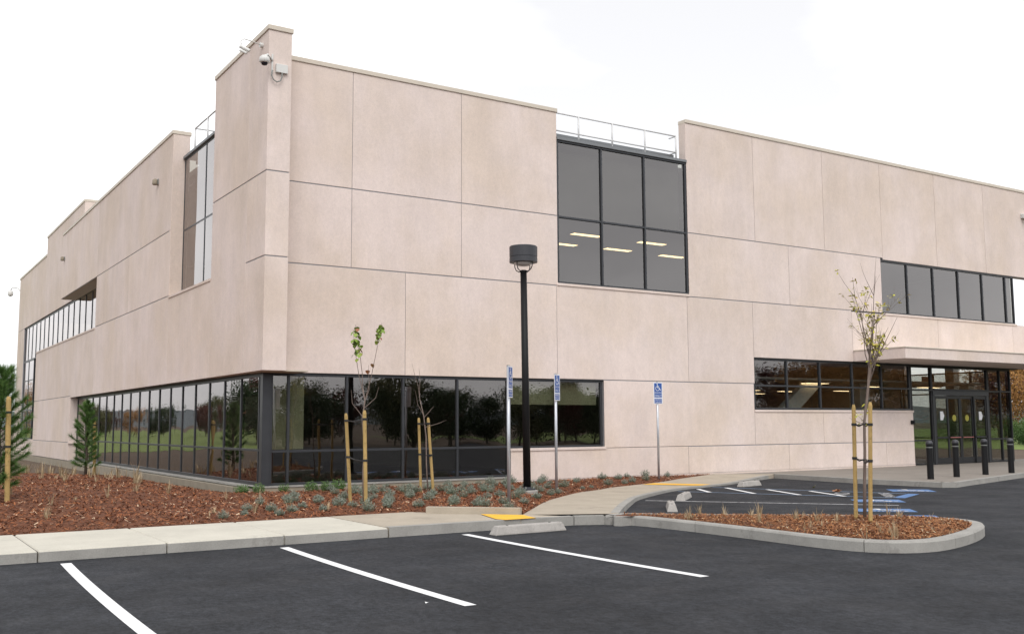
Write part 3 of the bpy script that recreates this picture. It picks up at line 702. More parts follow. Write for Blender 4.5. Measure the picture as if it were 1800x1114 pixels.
# second floor, front bay
win('Y', [16.11, 17.69, 19.3, 20.96], [5.53, 7.41, 9.60], YF + 0.02)
solid('spandrel_panel', (16.2, YF + .3, 7.45), (20.9, YF + .36, 9.6), 'interior_dark')
solid('head_flashing', (16.1, YF - .03, 9.60), (20.97, YF + .35, 9.68), 'flashing')
win('Y', [30.07, 31.6, 33.13, 34.67, 36.2, 37.75, 38.3], [5.465, 7.355], YF + 0.05)
solid('end_wall', (38.12, 22.78, 4.56), (38.28, 27.6, 9.34), 'interior_dark')
# recessed tall window on the left
win('X', [26.02, 28.0, 30.25], [5.45, 7.42, 9.60], 7.86, gd=0.1)
solid('head_flashing', (7.8, 26.0, 9.60), (8.3, 30.25, 9.68), 'flashing')
# ribbon on the left
rib = [41.3, 42.6] + [44.05 + 1.455 * k for k in range(15)] + [65.9]
win('X', rib, [5.45, 7.43], 8.12, gd=0.2)
win('X', [61.9, 63.9, 65.9], [1.0, 2.6, 4.3, 5.44], 8.12, gd=0.2)
# low ribbon by the entrance
lw = [23.64, 25.17, 26.75, 28.38, 29.92, 31.5]
win('Y', lw, [2.065, 2.83, 3.70], YF + 0.05, gm='glass_clear', wo=0.07)
# entrance storefront
win('Y', [31.52, 32.72], [0.14, 1.0, 2.80, 3.66], YF + 0.05, gm='glass_clear', fr='dark_frame')
win('Y', [32.725, 36.18], [2.80, 3.66], YF + 0.05, gm='glass_clear', fr='dark_frame')
win('Y', [36.185, 37.0, 37.72], [0.14, 1.0, 2.80, 3.66], YF + 0.05, gm='glass_clear', fr='dark_frame')
win('X', [22.76, 24.3, 26.0, 27.6], [0.14, 1.0, 2.80, 3.66], 37.62, gm='glass_clear', fr='dark_frame')
solid('head_trim', (23.6, YF + .03, 3.665), (38.2, YF + .25, 3.72), 'dark_frame')
dr = MB().box((32.74, YF + .02, 2.62), (36.17, YF + .2, 2.795), .006).box((32.74, YF + .04, 0.13), (32.86, YF + .17, 2.62), .004).box((36.05, YF + .04, 0.13), (36.17, YF + .17, 2.62), .004).build('door', 'frame', B)
for a, b, fx in ((32.87, 33.66, 1), (33.67, 34.45, 0), (34.46, 35.24, 0), (35.25, 36.04, 1)):
    dd = 0.06 if fx else 0.10
    m = MB()
    for (p, q, z0, z1) in ((a, b, 0.14, 0.36), (a, b, 1.06, 1.12), (a, b, 2.50, 2.61), (a, a + .07, 0.36, 2.5), (b - .07, b, 0.36, 2.5)):
        m.box((p, YF + dd, z0), (q, YF + dd + .05, z1), .003)
    m.build('door_leaf', 'dark_frame', dr, origin=world_loc(B))
    MB().box((a + .06, YF + dd + .02, .35), (b - .06, YF + dd + .03, 2.51)).build('pane', 'glass_clear', dr, origin=world_loc(B))
    c = (a + b) / 2
    if fx: MB().add([(c - .1, YF + dd + .004, 1.72), (c + .06, YF + dd + .004, 1.72), (c + .14, YF + dd + .004, 1.88), (c + .06, YF + dd + .004, 2.04), (c - .1, YF + dd + .004, 2.04)], [(0, 1, 2, 3, 4)]).build('sticker', 'sign_white', dr, origin=world_loc(B), recalc=False)
    else:
        MB().add([(c + .12 * math.cos(k * .524), YF + dd + .004, 1.8 + .12 * math.sin(k * .524)) for k in range(12)], [tuple(range(12))]).build('sticker', 'yellow_sticker', dr, origin=world_loc(B), recalc=False)
        MB().box((a + .1, YF + dd - .012, 1.075), (b - .04, YF + dd + .0, 1.10)).build('sticker', 'red_sign', dr, origin=world_loc(B))
# canopy
MB().box((28.42, 20.56, 3.71), (43, YF - .005, 4.06), .01).build('canopy', 'precast', B)
MB().box((28.4, 20.53, 4.06), (43, YF - .004, 4.10), .006).build('canopy_edge', 'coping', B)
# roof edge behind the bay
MB().box((16.1, YF + .55, 9.5), (20.97, YF + .7, 9.97), .01).build('roof_kerb', 'flashing', B)
MB().box((8.2, 26.0, 9.5), (8.35, 30.3, 10.0), .01).build('roof_kerb', 'flashing', B)
rl = thing('roof_railing', (18.5, YF + .2, 9.68), 'white pipe guard rail on the roof edge above the front bay window', 'railing')
xs_ = [16.16, 17.02, 18.25, 19.5, 20.74]
for x in xs_[1:]: MB().tube([(x, YF + .2, 9.68), (x, YF + .2, 10.44)], .026, 8).build('post', 'rail_white', rl, smooth=True)
for z in (10.44, 9.93): MB().tube([(16.12, YF + .2, z), (20.74, YF + .2, z), (20.74, YF + .33, z), (20.74, YF + .5, z)], .023, 8).build('rail', 'rail_white', rl, smooth=True)
rl = thing('roof_railing', (8.05, 28, 9.68), 'white pipe guard rail on the roof edge above the tall recessed window', 'railing')
for y in (27.1, 28.6, 29.9): MB().tube([(8.05, y, 9.68), (8.05, y, 10.5)], .028, 8).build('post', 'rail_white', rl, smooth=True)
MB().tube([(8.05, 26.03, 10.5), (8.05, 29.9, 10.5), (8.6, 29.9, 10.5)], .024, 8).build('rail', 'rail_white', rl, smooth=True)
# --- closed body behind the facades: roof, floors, far walls, rooms
MB().box((8.3, 22.9, 9.35), (38.3, 66, 9.5)).build('roof', 'roof_gravel', B)
MB().box((8.35, 22.85, 4.2), (38.1, 66, 4.55)).build('floor_slab', 'carpet', B)
MB().box((8.1, 22.9, 0.0), (37.6, 66, 0.12)).build('floor_slab', 'carpet', B)
MB().box((38.0, 27.6, 0.0), (38.3, 66, 10.4)).box((8.3, 68.4, 0), (38.3, 68.7, 10.6)).box((38.32, 22.84, 7.4), (43.0, 23.1, 10.8)).build('rear_wall', 'precast', B)
MB().box((8.4, 23.1, 2.98), (18.5, 46, 3.05)).box((22, 23.6, 3.1), (37.55, 44, 3.17)).box((14, 23.3, 8.0), (29.5, 40, 8.06)).box((29.8, 23.2, 7.6), (38, 34, 7.66)).box((8.5, 26, 9.2), (13.8, 40, 9.26)).box((8.5, 40.2, 7.9), (20, 66, 7.96)).build('ceiling', 'ceiling_tile', B)
MB().box((18.5, 22.9, 0.1), (18.7, 46, 4.2)).box((22, 44, 0.1), (38, 44.2, 4.2)).box((14, 40, 4.5), (38, 40.2, 9.35)).box((13.8, 23, 4.5), (14, 66, 9.35)).box((29.55, 23, 4.5), (29.75, 34, 9.35)).box((29.8, 34, 4.5), (38, 34.2, 9.35)).box((17, 30, 0.1), (17.2, 46, 3)).build('partition_wall', 'interior_wall', B)
MB().box((14.6, YF + .24, 2.18), (17.55, YF + .27, 2.9), .004).build('roller_blind', 'blind', B)
MB().box((8.1, YF + .24, 1.1), (8.86, YF + .27, 2.9), .004).build('roller_blind', 'blind', B)
m = MB().add([(x_, y_, z_) for y_ in (24.2, 24.45) for x_, z_ in ((25.6, 1.4), (26.5, 1.4), (28.75, 3.08), (27.85, 3.08))], [(0, 1, 2, 3), (4, 7, 6, 5), (0, 4, 5, 1), (1, 5, 6, 2), (2, 6, 7, 3), (3, 7, 4, 0)])
m.build('stair_stringer', 'white_panel', B)
MB().box((31.2, 24.6, 0.12), (31.75, 25.1, 3.1), .01).build('column', 'white_panel', B); MB().box((38.35, 25.5, 0.1), (38.75, 25.9, 4.3), .01).box((37.05, 24.0, 0.12), (37.45, 24.4, 3.1), .01).build('column', 'white_panel', B)
lights = [(20.2, 26.7, 8.0), (20.5, 28.5, 8.0), (22.9, 28.4, 8.0), (23.1, 26.75, 8.0), (25.6, 28.5, 8.0), (18.0, 26.7, 8.0)]
lights += [(31.5, 30.5, 3.1), (34.5, 31, 3.1), (32.5, 33.5, 3.1), (35.5, 34, 3.1), (36.5, 29.6, 3.1), (29.5, 32, 3.1), (33.4, 36.5, 3.1), (28.3, 24.2, 3.1), (36.2, 25.2, 3.1), (33.0, 25.6, 3.1), (30.5, 26.5, 3.1)]  # the nearer fixtures ending this list are added to brighten lobby and stair
for i, (x, y, z) in enumerate(lights):
    lf = tag(MB().box((x - .62, y - .17, z - .07), (x + .62, y + .17, z - .002), .01).build('ceiling_or_fill_light', 'white_panel', origin=(x, y, z)), 'lit warm ceiling strip light inside the %s' % ('upper bay window' if z > 5 else 'low entrance window, some added as fill'), 'ceiling light', 'upper floor strip lights' if z > 5 else 'ground floor strip lights')
    MB().box((-.58, -.13, -.078), (.58, .13, -.0705)).build('diffuser', 'tube_light', lf, origin=(0, 0, 0))
ex = thing('exit_sign', (35.0, 24.5, 2.95), 'small red sign hanging behind the entrance transom glass', 'sign')
MB().box((34.8, 24.48, 3.2), (35.2, 24.52, 3.42), .004).build('sign_board', 'red_sign', ex)
MB().tube([(35.0, 24.5, 3.2), (35.0, 24.5, 3.12)], .01, 6).build('hanger', 'white_panel', ex)
cn = thing('traffic_cone', (33.0, 24.0, 0.125), 'orange traffic cone standing inside the left entrance sidelight', 'cone')
MB().lathe((33.0, 24.0, 0.15), [(0.13, 0), (0.03, 0.6), (0.02, 0.62)], 14).build('cone_body', 'orange_plastic', cn, smooth=True)
MB().box((32.82, 23.82, 0.125), (33.18, 24.18, 0.155), .01).build('base', 'orange_plastic', cn)

# --- fixtures on the walls
def wall_lamp(p, lb):
    e = thing('wall_lamp', p, lb, 'wall lamp', 'small wall lamps on the left facade')
    MB().box((p[0] - .03, p[1] - .09, p[2] - .09), (p[0] - .002, p[1] + .09, p[2] + .09), .006).build('back_plate', 'conduit', e)
    MB().lathe((p[0] - .10, p[1], p[2] - .1), [(0.07, 0), (0.085, 0.03), (0.075, 0.15), (0.03, 0.19)], 12).build('shade', 'plinth', e, smooth=True)
wall_lamp((7.5, 31.95, 9.22), 'small beige wall lamp high beside the tall recessed window'); wall_lamp((7.5, 48.9, 9.2), 'small beige wall lamp high on the far part of left facade')
# pylon cameras
c1 = thing('security_camera', (7.5, 22.3, 10.45), 'white bullet camera on a curved arm at the top of the corner pylon', 'camera', 'security cameras')
MB().tube([(7.5, 22.3, 10.47), (7.43, 22.3, 10.47)], .06, 14).build('mount', 'camera_white', c1)
MB().tube([(7.45, 22.3, 10.47), (7.25, 22.3, 10.52), (7.05, 22.3, 10.54), (6.98, 22.3, 10.47), (6.99, 22.3, 10.33)], .014, 8).build('arm', 'camera_white', c1, smooth=True)
MB().tube([(6.97, 22.32, 10.35), (7.16, 22.2, 10.24)], .042, 12).build('camera_body', 'camera_white', c1); MB().tube([(6.97, 22.32, 10.26), (7.10, 22.22, 10.18)], .03, 10).build('infrared_lamp', 'camera_white', c1)
c2 = thing('security_camera', (7.6, 21.87, 9.9), 'white dome camera with junction box on the front of the corner pylon', 'camera', 'security cameras')
MB().box((7.56, 21.84, 9.70), (7.60, 21.868, 10.14), .004).build('mount', 'camera_white', c2)
MB().box((7.66, 21.80, 9.72), (7.94, 21.868, 9.92), .006).build('junction_box', 'camera_white', c2)
MB().tube([(7.58, 21.85, 9.98), (7.42, 21.72, 10.05), (7.33, 21.66, 9.98)], .028, 8).build('arm', 'camera_white', c2, smooth=True)
MB().lathe((7.33, 21.66, 9.82), [(0.085, 0), (0.115, 0.02), (0.115, 0.12), (0.06, 0.17), (0.03, 0.18)], 18).build('housing', 'camera_white', c2, smooth=True)
MB().lathe((7.33, 21.66, 9.76), [(0.02, 0), (0.06, 0.015), (0.08, 0.055), (0.08, 0.062)], 16).build('dome', 'camera_dome', c2, smooth=True)
MB().tube([(7.57, 21.8, 9.74), (7.55, 21.8, 9.62), (7.6, 21.8, 9.52), (7.68, 21.8, 9.48), (7.76, 21.8, 9.52), (7.8, 21.8, 9.62), (7.8, 21.8, 9.72)], .015, 8).build('conduit', 'conduit', c2, smooth=True)
c3 = thing('security_camera', (8.05, 68.6, 10.1), 'small white dome camera on an arm at the far left end of building', 'camera', 'security cameras')
MB().tube([(8.07, 68.6, 10.0), (7.9, 68.9, 10.25), (7.65, 69.3, 10.25), (7.6, 69.4, 10.1)], .03, 8).build('arm', 'camera_white', c3, smooth=True)
MB().lathe((7.6, 69.4, 9.85), [(0.03, -.12), (0.13, -.06), (0.16, 0), (0.16, .18), (0.05, .27)], 16).build('housing', 'camera_white', c3, smooth=True)
fl = thing('flood_light', (39.15, YF, 9.9), 'white floodlight on the upper wall at the right edge', 'flood light')
MB().box((39.0, YF - .05, 9.8), (39.3, YF - .002, 9.98), .006).build('mount', 'camera_white', fl); MB().box((39.0, YF - .25, 9.78), (39.35, YF - .06, 9.96), .012).build('housing', 'camera_white', fl)
ic = thing('intercom', (31.4, YF, 1.6), 'small black intercom on the wall end beside the entrance', 'intercom')
MB().box((31.33, YF - .07, 1.58), (31.5, YF - .002, 1.72), .006).build('housing', 'black_paint', ic); MB().box((31.36, YF - .12, 1.63), (31.42, YF - .07, 1.67), .004).build('button', 'black_paint', ic)

# ================================================================== STREET FURNITURE
lp = thing('street_lamp', (12.04, 18.11, 0.15), 'black street lamp with drum shaped head in the shrub bed', 'street lamp')
MB().lathe((12.04, 18.11, 0.1), [(0.23, 0), (0.23, 0.15), (0.215, 0.165)], 24).build('concrete_footing', 'kerb_concrete', lp)
MB().box((11.91, 17.98, 0.265), (12.17, 18.24, 0.30), .006).lathe((12.04, 18.11, 0.30), [(0.10, 0), (0.095, 0.03)], 16).build('base_plate', 'lamp_grey', lp)
for sx in (-1, 1):
    for sy in (-1, 1): MB().tube([(12.04 + sx * .1, 18.11 + sy * .1, .30), (12.04 + sx * .1, 18.11 + sy * .1, .34)], .014, 6).build('bolt', 'conduit', lp)
tx, ty = 12.0, 18.135          # the pole leans a little
MB().tube([(12.04, 18.11, 0.30), (tx, ty, 4.95)], [0.082, 0.070], 20).build('pole', 'black_paint', lp, smooth=True)
MB().lathe((tx, ty, 4.93), [(0.082, 0), (0.082, 0.04), (0.05, 0.05)], 16).build('collar', 'black_paint', lp)
for k in range(4):
    a = R(20 + 90 * k); c, s = math.cos(a), math.sin(a)
    MB().tube([(tx + c * r, ty + s * r, z) for r, z in ((.05, 4.955), (.13, 4.95), (.20, 4.99), (.235, 5.06), (.24, 5.2))], .011, 7).build('arm', 'lamp_grey', lp, smooth=True)
MB().lathe((tx, ty, 5.14), [(0.285, 0.0), (0.305, 0.005), (0.305, 0.10), (0.297, 0.105), (0.297, 0.125), (0.305, 0.13), (0.305, 0.345), (0.29, 0.36), (0.1, 0.375), (0.02, 0.377)], 32).build('lamp_head', 'lamp_grey', lp, smooth=False)
MB().lathe((tx, ty, 5.06), [(0.03, 0), (0.12, 0.012), (0.19, 0.05), (0.215, 0.085)], 24).build('lens', 'lamp_lens', lp, smooth=True)

def bollard(x, y, lb):
    e = thing('bollard', (x, y, 0.125), lb, 'bollard', 'black bollards in front of the entrance')
    MB().tube([(0, 0, 0), (0, 0, 0.93)], 0.085, 20).build('post', 'black_paint', e, smooth=False, origin=(0, 0, 0))
    MB().lathe((0, 0, 0.925), [(0.093, 0), (0.095, 0.03), (0.085, 0.07), (0.06, 0.10), (0.02, 0.113)], 20).build('cap', 'lamp_grey', e, smooth=True, origin=(0, 0, 0))
    MB().lathe((0, 0, 0.84), [(0.088, 0), (0.088, 0.02)], 20).build('band', 'conduit', e, origin=(0, 0, 0))
for (x, y), lb in zip(((24.35, 17.02), (25.9, 17.28), (27.65, 17.52), (29.15, 17.63)), ('nearest the pale wall', 'second from the pale wall', 'third from the pale wall', 'at the right edge, farthest from the pale wall')):
    bollard(x, y, 'black steel bollard on the plaza, ' + lb)

def sign(x, y, z, nx, ny, top, lb):
    e = thing('parking_sign', (x, y, z), lb, 'parking sign', 'accessible parking signs')
    ang = math.atan2(nx, -ny)      # local -Y is the face
    MB().tube([(0, 0, -.1), (0, 0, top - z)], 0.032, 14).build('post', 'galvanized', e, smooth=True, origin=(0, 0, 0))
    MB().tube([(0, 0, top - z), (0, 0, top - z + .012)], 0.034, 14).build('post_cap', 'conduit', e, origin=(0, 0, 0))
    h = top - z; f = -0.038
    pl_ = MB().box((-.15, f - .004, h - .605), (.15, f, h - .005), .0015).build('plate', 'sign_white', e, origin=(0, 0, 0))
    def blk(x0, x1, z0, z1): MB().box((x0, f - .0065, z0), (x1, f - .0035, z1)).build('blue_field', 'sign_blue', pl_, origin=(0, 0, 0))
    blk(-.125, .125, h - .255, h - .03); blk(-.125, .125, h - .335, h - .258); blk(-.125, .125, h - .425, h - .338); blk(-.125, .125, h - .585, h - .455)
    vs, fs = isa_symbol(); MB().add([(p[0] * .25, f - .0085, h - .142 + p[1] * .23) for p in vs], fs).build('wheelchair_symbol', 'sign_white', pl_, recalc=False, origin=(0, 0, 0))
    for txt, zc, sz in (('PARKING', h - .297, .062), ('ONLY', h - .382, .082), ('MINIMUM', h - .490, .056), ('FINE $250', h - .548, .056)):
        vs, fs = text_mb(txt, sz * .92, .0); wd = max(p[0] for p in vs) - min(p[0] for p in vs); k = min(1.15, .235 / wd)
        MB().add([(p[0] * k, f - .0085, zc + p[1]) for p in vs], fs).build('lettering', 'sign_white', pl_, recalc=False, origin=(0, 0, 0))
    e.rotation_euler.z = ang
sign(10.37, 16.22, .18, .66, -.75, 2.76, 'blue accessible parking sign left of the street lamp, turned edge on')
sign(13.39, 18.94, .16, .50, -.86, 2.79, 'blue accessible parking sign just right of the street lamp')
sign(18.70, 21.55, .12, -.12, -1.0, 2.80, 'blue accessible parking sign against the blank pale wall')

# ================================================================== PLANTS
def stake(base, top, r, ties, lb, trunk=None):
    e = thing('tree_stake', base, lb, 'tree stake', 'wooden tree stakes')
    b, t = Vector(base), Vector(top); d = (t - b)
    MB().tube([b - Vector((0, 0, .1)), b + d * .97, t], [r, r * .97, r * .6], 10).build('post', 'stake_wood', e, smooth=False)
    for k, (z, tp) in enumerate(ties):
        u = (z - b.z) / d.z; c = b + d * u
        MB().tube([c - Vector((0, 0, .02)), c + Vector((0, 0, .02))], r + .008, 10).build('tie_band', 'strap', e)
        if tp:
            q = Vector(tp); m_ = (c + q) / 2 + Vector((0, 0, -.015)); sd_ = (q - c).cross(Vector((0, 0, 1))).normalized() * .022
            MB().tube([c + sd_, m_ + sd_ * .6, q + sd_, q + (q - c).normalized() * .03, q - sd_, m_ - sd_ * 1.2 + Vector((0, 0, -.02)), c - sd_], .009, 6).build('tie_strap', 'strap', e, smooth=True)
def wander(a, b, n, amp, rr):
    a, b = Vector(a), Vector(b); return [a.lerp(b, i / n) + (Vector((rr.uniform(-1, 1), rr.uniform(-1, 1), 0)) * amp if 0 < i < n else Vector()) for i in range(n + 1)]
# --- island tree
rr = random.Random(22)
tb = Vector((13.17, 10.39, 0.17))
it = thing('young_tree', tb, 'slender staked young tree with sparse yellow leaves on the kerbed island', 'tree')
tr = [tb, Vector((13.16, 10.36, .7)), Vector((13.20, 10.36, 1.2)), Vector((13.19, 10.34, 1.65)), Vector((13.26, 10.31, 2.1)), Vector((13.29, 10.28, 2.45)), Vector((13.30, 10.27, 2.72))]
MB().tube(tr, [.028, .024, .023, .021, .02, .022, .016], 9).build('trunk', 'bark', it, smooth=True)
brm = MB(); lfm = MB()
def spray(p, d, L, r, depth, leafp, LL):
    n = 4; pts = [p.copy()]; q = p.copy(); dd = d.normalized()
    for i in range(n):
        dd = (dd + Vector((rr.gauss(0, .07), rr.gauss(0, .07), rr.gauss(.04, .04)))).normalized(); q = q + dd * L / n; pts.append(q.copy())
    brm.tube(pts, [r * (1 - .75 * i / n) for i in range(n + 1)], 5, cap=False)
    if depth > 0:
        for k in range(rr.choice((2, 3))):
            i = rr.randint(1, n - 1); sd2 = Vector((rr.gauss(0, 1), rr.gauss(0, 1), rr.gauss(.3, .4))).normalized()
            spray(pts[i], dd * .75 + sd2 * .55, L * rr.uniform(.35, .6), r * .5, depth - 1, leafp, LL)
    for i in range(1, n + 1):
        if rr.random() < leafp:
            for _ in range(rr.randint(1, 4)):
                t = rr.gauss(.55, .25); dv = Vector((rr.gauss(0, 1), rr.gauss(0, 1), rr.gauss(-.25, .5)))
                lfm.leaf(pts[i] + Vector((rr.gauss(0, .01), rr.gauss(0, .01), rr.gauss(0, .02))), dv, Vector((rr.gauss(0, .6), rr.gauss(0, .6), 1)), LL * rr.uniform(.7, 1.2), LL * .38, max(0.01, min(1, t)), .006)
for k in range(12):
    a = rr.uniform(0, 6.283); tilt = rr.uniform(.12, .62); z = rr.uniform(2.3, 2.72)
    L = rr.uniform(.55, 1.15) * (1.1 - .4 * tilt)
    spray(Vector((13.29, 10.275, z)), Vector((math.cos(a) * tilt, math.sin(a) * tilt, 1)), L, .009, 2, .27, .085)
spray(Vector((13.30, 10.27, 2.7)), Vector((.22, -.12, 1)), 1.3, .011, 1, .06, .07); spray(Vector((13.30, 10.27, 2.7)), Vector((-.16, .1, 1)), 1.25, .010, 1, .2, .07)
for z in (1.55, 1.62, 1.9, 1.75, 1.66):
    a = rr.uniform(0, 6.283); spray(Vector((13.2, 10.34, z)), Vector((math.cos(a), math.sin(a), .35)), .3, .005, 0, .7, .085)
brm.build('branches', 'bark', it, smooth=True, recalc=False); lfm.build('leaves', 'island_leaf', it, recalc=False)
stake((13.06, 10.47, .17), (13.09, 10.45, 1.93), .031, [(1.62, (13.19, 10.34, 1.63)), (1.10, (13.19, 10.36, 1.08))], 'left wooden stake of the island tree')
stake((12.95, 10.12, .17), (12.99, 10.06, 1.96), .031, [(1.62, (13.18, 10.33, 1.64)), (1.07, (13.19, 10.36, 1.06))], 'right wooden stake of the island tree')
# --- redbud in the bed
rr = random.Random(5)
tb = Vector((7.83, 17.16, .18)); rt = thing('young_tree', tb, 'staked young tree with two leaf tufts in front of the corner window', 'tree')
MB().tube([tb, (7.81, 17.16, .8), (7.83, 17.15, 1.3), (7.79, 17.17, 1.75), (7.83, 17.15, 2.1), (7.80, 17.17, 2.3)], [.018, .015, .014, .013, .013, .010], 8).build('trunk', 'bark', rt, smooth=True)
brm = MB(); lfm = MB()
lead = {0: [(7.80, 17.17, 2.25), (7.78, 17.17, 2.6), (7.74, 17.19, 2.95), (7.70, 17.2, 3.25), (7.66, 17.22, 3.5)], 1: [(7.80, 17.17, 2.25), (7.72, 17.2, 2.6), (7.66, 17.22, 3.0), (7.62, 17.24, 3.42)],
        2: [(7.83, 17.15, 2.1), (7.92, 17.1, 2.5), (8.0, 17.06, 2.95), (8.05, 17.04, 3.25), (8.10, 17.02, 3.53)], 3: [(7.81, 17.16, 1.95), (8.0, 17.05, 2.15), (8.05, 17.03, 2.35)], 4: [(7.80, 17.16, 1.8), (7.62, 17.24, 2.05), (7.60, 17.25, 2.3)], 5: [(7.83, 17.15, 2.1), (7.9, 17.12, 2.3), (7.88, 17.12, 2.75)]}
for k, p in lead.items(): brm.tube(p, [.008 - .0055 * i / (len(p) - 1) for i in range(len(p))], 6, cap=False)
def hang(p, L, t):
    a = rr.uniform(0, 6.283); d = Vector((math.cos(a) * .5, math.sin(a) * .5, -.8)); n = Vector((math.cos(a), math.sin(a), .5)); d.normalize(); s = d.cross(n).normalized(); u = s.cross(d)
    prof = [(0, 0), (.12, .35), (.35, .5), (.65, .36), (1, 0), (.65, -.36), (.35, -.5), (.12, -.35)]
    lfm.add([p + d * L * q[0] + s * L * q[1] + u * abs(q[1]) * L * .18 for q in prof], [tuple(range(8))], 0, t)
for k, z0, n in ((0, 2.95, 26), (1, 2.85, 18), (2, 3.2, 24)):
    p = [Vector(q) for q in lead[k]]
    for _ in range(n):
        z = rr.uniform(z0, p[-1].z); i = max(j for j in range(len(p) - 1) if p[j].z <= z); u = (z - p[i].z) / (p[i + 1].z - p[i].z); c = p[i].lerp(p[i + 1], u)
        hang(c + Vector((rr.gauss(0, .025), rr.gauss(0, .025), 0)), rr.uniform(.065, .1), min(1, max(0.01, rr.gauss(.4, .25) + (.35 if z < z0 + .12 else 0))))
hang(Vector((7.93, 17.1, 2.78)), .1, .97); hang(Vector((7.86, 17.12, 2.66)), .09, 1.0)
brm.build('branches', 'bark', rt, smooth=True, recalc=False); lfm.build('leaves', 'redbud_leaf', rt, recalc=False)
stake((7.97, 18.05, .17), (7.87, 18.10, 1.88), .034, [(1.74, (7.80, 17.2, 1.74)), (1.05, (7.82, 17.2, 1.0))], 'left wooden stake of the tree with leaf tufts')
stake((7.75, 16.88, .17), (7.71, 16.90, 1.92), .035, [(1.76, (7.80, 17.13, 1.74)), (1.02, (7.82, 17.12, 1.0))], 'right wooden stake of the tree with leaf tufts')
# --- bare sapling
rr = random.Random(9)
tb = Vector((10.40, 19.5, .18)); bt = thing('bare_sapling', tb, 'leafless staked sapling in front of the dark corner window', 'tree')
MB().tube([tb, (10.36, 19.5, .8), (10.35, 19.5, 1.4), (10.30, 19.52, 1.85), (10.22, 19.55, 2.2)], [.016, .014, .013, .012, .008], 8).build('trunk', 'bark', bt, smooth=True)
brm = MB()
for p in ([(10.22, 19.55, 2.2), (10.18, 19.56, 2.5), (10.05, 19.6, 2.98)], [(10.22, 19.55, 2.2), (10.22, 19.55, 2.55), (10.2, 19.56, 2.88)], [(10.30, 19.52, 1.8), (10.42, 19.46, 1.95), (10.5, 19.42, 2.05)], [(10.30, 19.52, 1.85), (10.18, 19.58, 2.1), (10.13, 19.6, 2.4)], [(10.33, 19.5, 1.6), (10.6, 19.4, 1.68), (10.75, 19.32, 1.75)]):
    brm.tube(wander(p[0], p[1], 2, .008, rr) + wander(p[1], p[2], 2, .008, rr)[1:], [.007, .006, .005, .004, .002], 5, cap=False)
brm.build('branches', 'bark', bt, smooth=True, recalc=False)
stake((10.60, 20.2, .17), (10.55, 20.23, 1.81), .031, [(1.68, (10.33, 19.55, 1.68)), (1.0, None)], 'left wooden stake of the leafless sapling')
stake((10.54, 19.5, .17), (10.44, 19.58, 1.81), .033, [(1.68, (10.33, 19.5, 1.68)), (1.0, (10.36, 19.5, 1.0))], 'right wooden stake of the leafless sapling')
# --- pines
def pine(base, H_, wid, seed, lb, nb, low=.12):
    rr = random.Random(seed); b = Vector(base); e = thing('pine_sapling', base, lb, 'tree', 'young pines on the left'); tk = MB(); nd = MB()
    tp = [b, b + Vector((.02, .01, H_ * .35)), b + Vector((-.02, .02, H_ * .7)), b + Vector((.01, 0, H_ * .97))]
    MB().tube(tp, [.045, .035, .022, .008], 8).build('trunk', 'dark_bark', e, smooth=True)
    def tuft(p, d, n, L):
        for _ in range(n):
            v = (d + Vector((rr.gauss(0, .55), rr.gauss(0, .55), rr.gauss(0, .5)))).normalized(); s = v.cross(Vector((rr.gauss(0, 1), rr.gauss(0, 1), rr.gauss(0, 1)))).normalized() * .0045
            l = L * rr.uniform(.6, 1.15); t = max(.01, min(1, rr.gauss(.45, .25)))
            nd.add([p - s, p + s, p + v * l], [(0, 1, 2)], 0, t)
    for k in range(nb):
        u = low + (1 - low) * (k / nb) ** .95; z = H_ * u; a = k * 2.4 + rr.uniform(-.4, .4)
        L = wid * (1.05 - u) ** .55 * rr.uniform(.45, 1.1) * (0.75 if u < .3 else 1)
        up = .12 + u * .75; d = Vector((math.cos(a), math.sin(a), up)).normalized(); p0 = b + Vector((0, 0, z))
        pts = [p0 + d * L * t + Vector((0, 0, .18 * L * t * t)) for t in (0, .35, .7, 1)]
        tk.tube(pts, [.012, .009, .006, .003], 5, cap=False)
        for t in (.3, .45, .6, .72, .84, .93, 1.0):
            p = p0 + d * L * t + Vector((0, 0, .18 * L * t * t)); tuft(p, d + Vector((0, 0, .3)), 34, .17)
    for t in (0.8, .88, .94, 1.0): tuft(b + Vector((0, 0, H_ * .93 * t)), Vector((0, 0, 1)), 50, .14)
    tk.build('branches', 'dark_bark', e, smooth=True, recalc=False); nd.build('needles', 'pine_needle', e, recalc=False)
pine((2.22, 20.95, .22), 2.42, .78, 4, 'bushy green pine sapling cut by the left edge', 78)
pine((5.66, 31.75, .18), 2.1, .56, 6, 'smaller green pine sapling in front of the long left window', 50)
stake((2.36, 20.55, .22), (2.30, 20.55, 2.21), .046, [(1.92, (2.23, 20.95, 1.9)), (1.3, (2.24, 20.95, 1.3))], 'wooden stake of the pine cut by the left edge')
stake((6.07, 32.6, .1), (6.02, 32.62, 1.84), .045, [(1.7, None), (1.0, None)], 'wooden stake of the smaller pine')

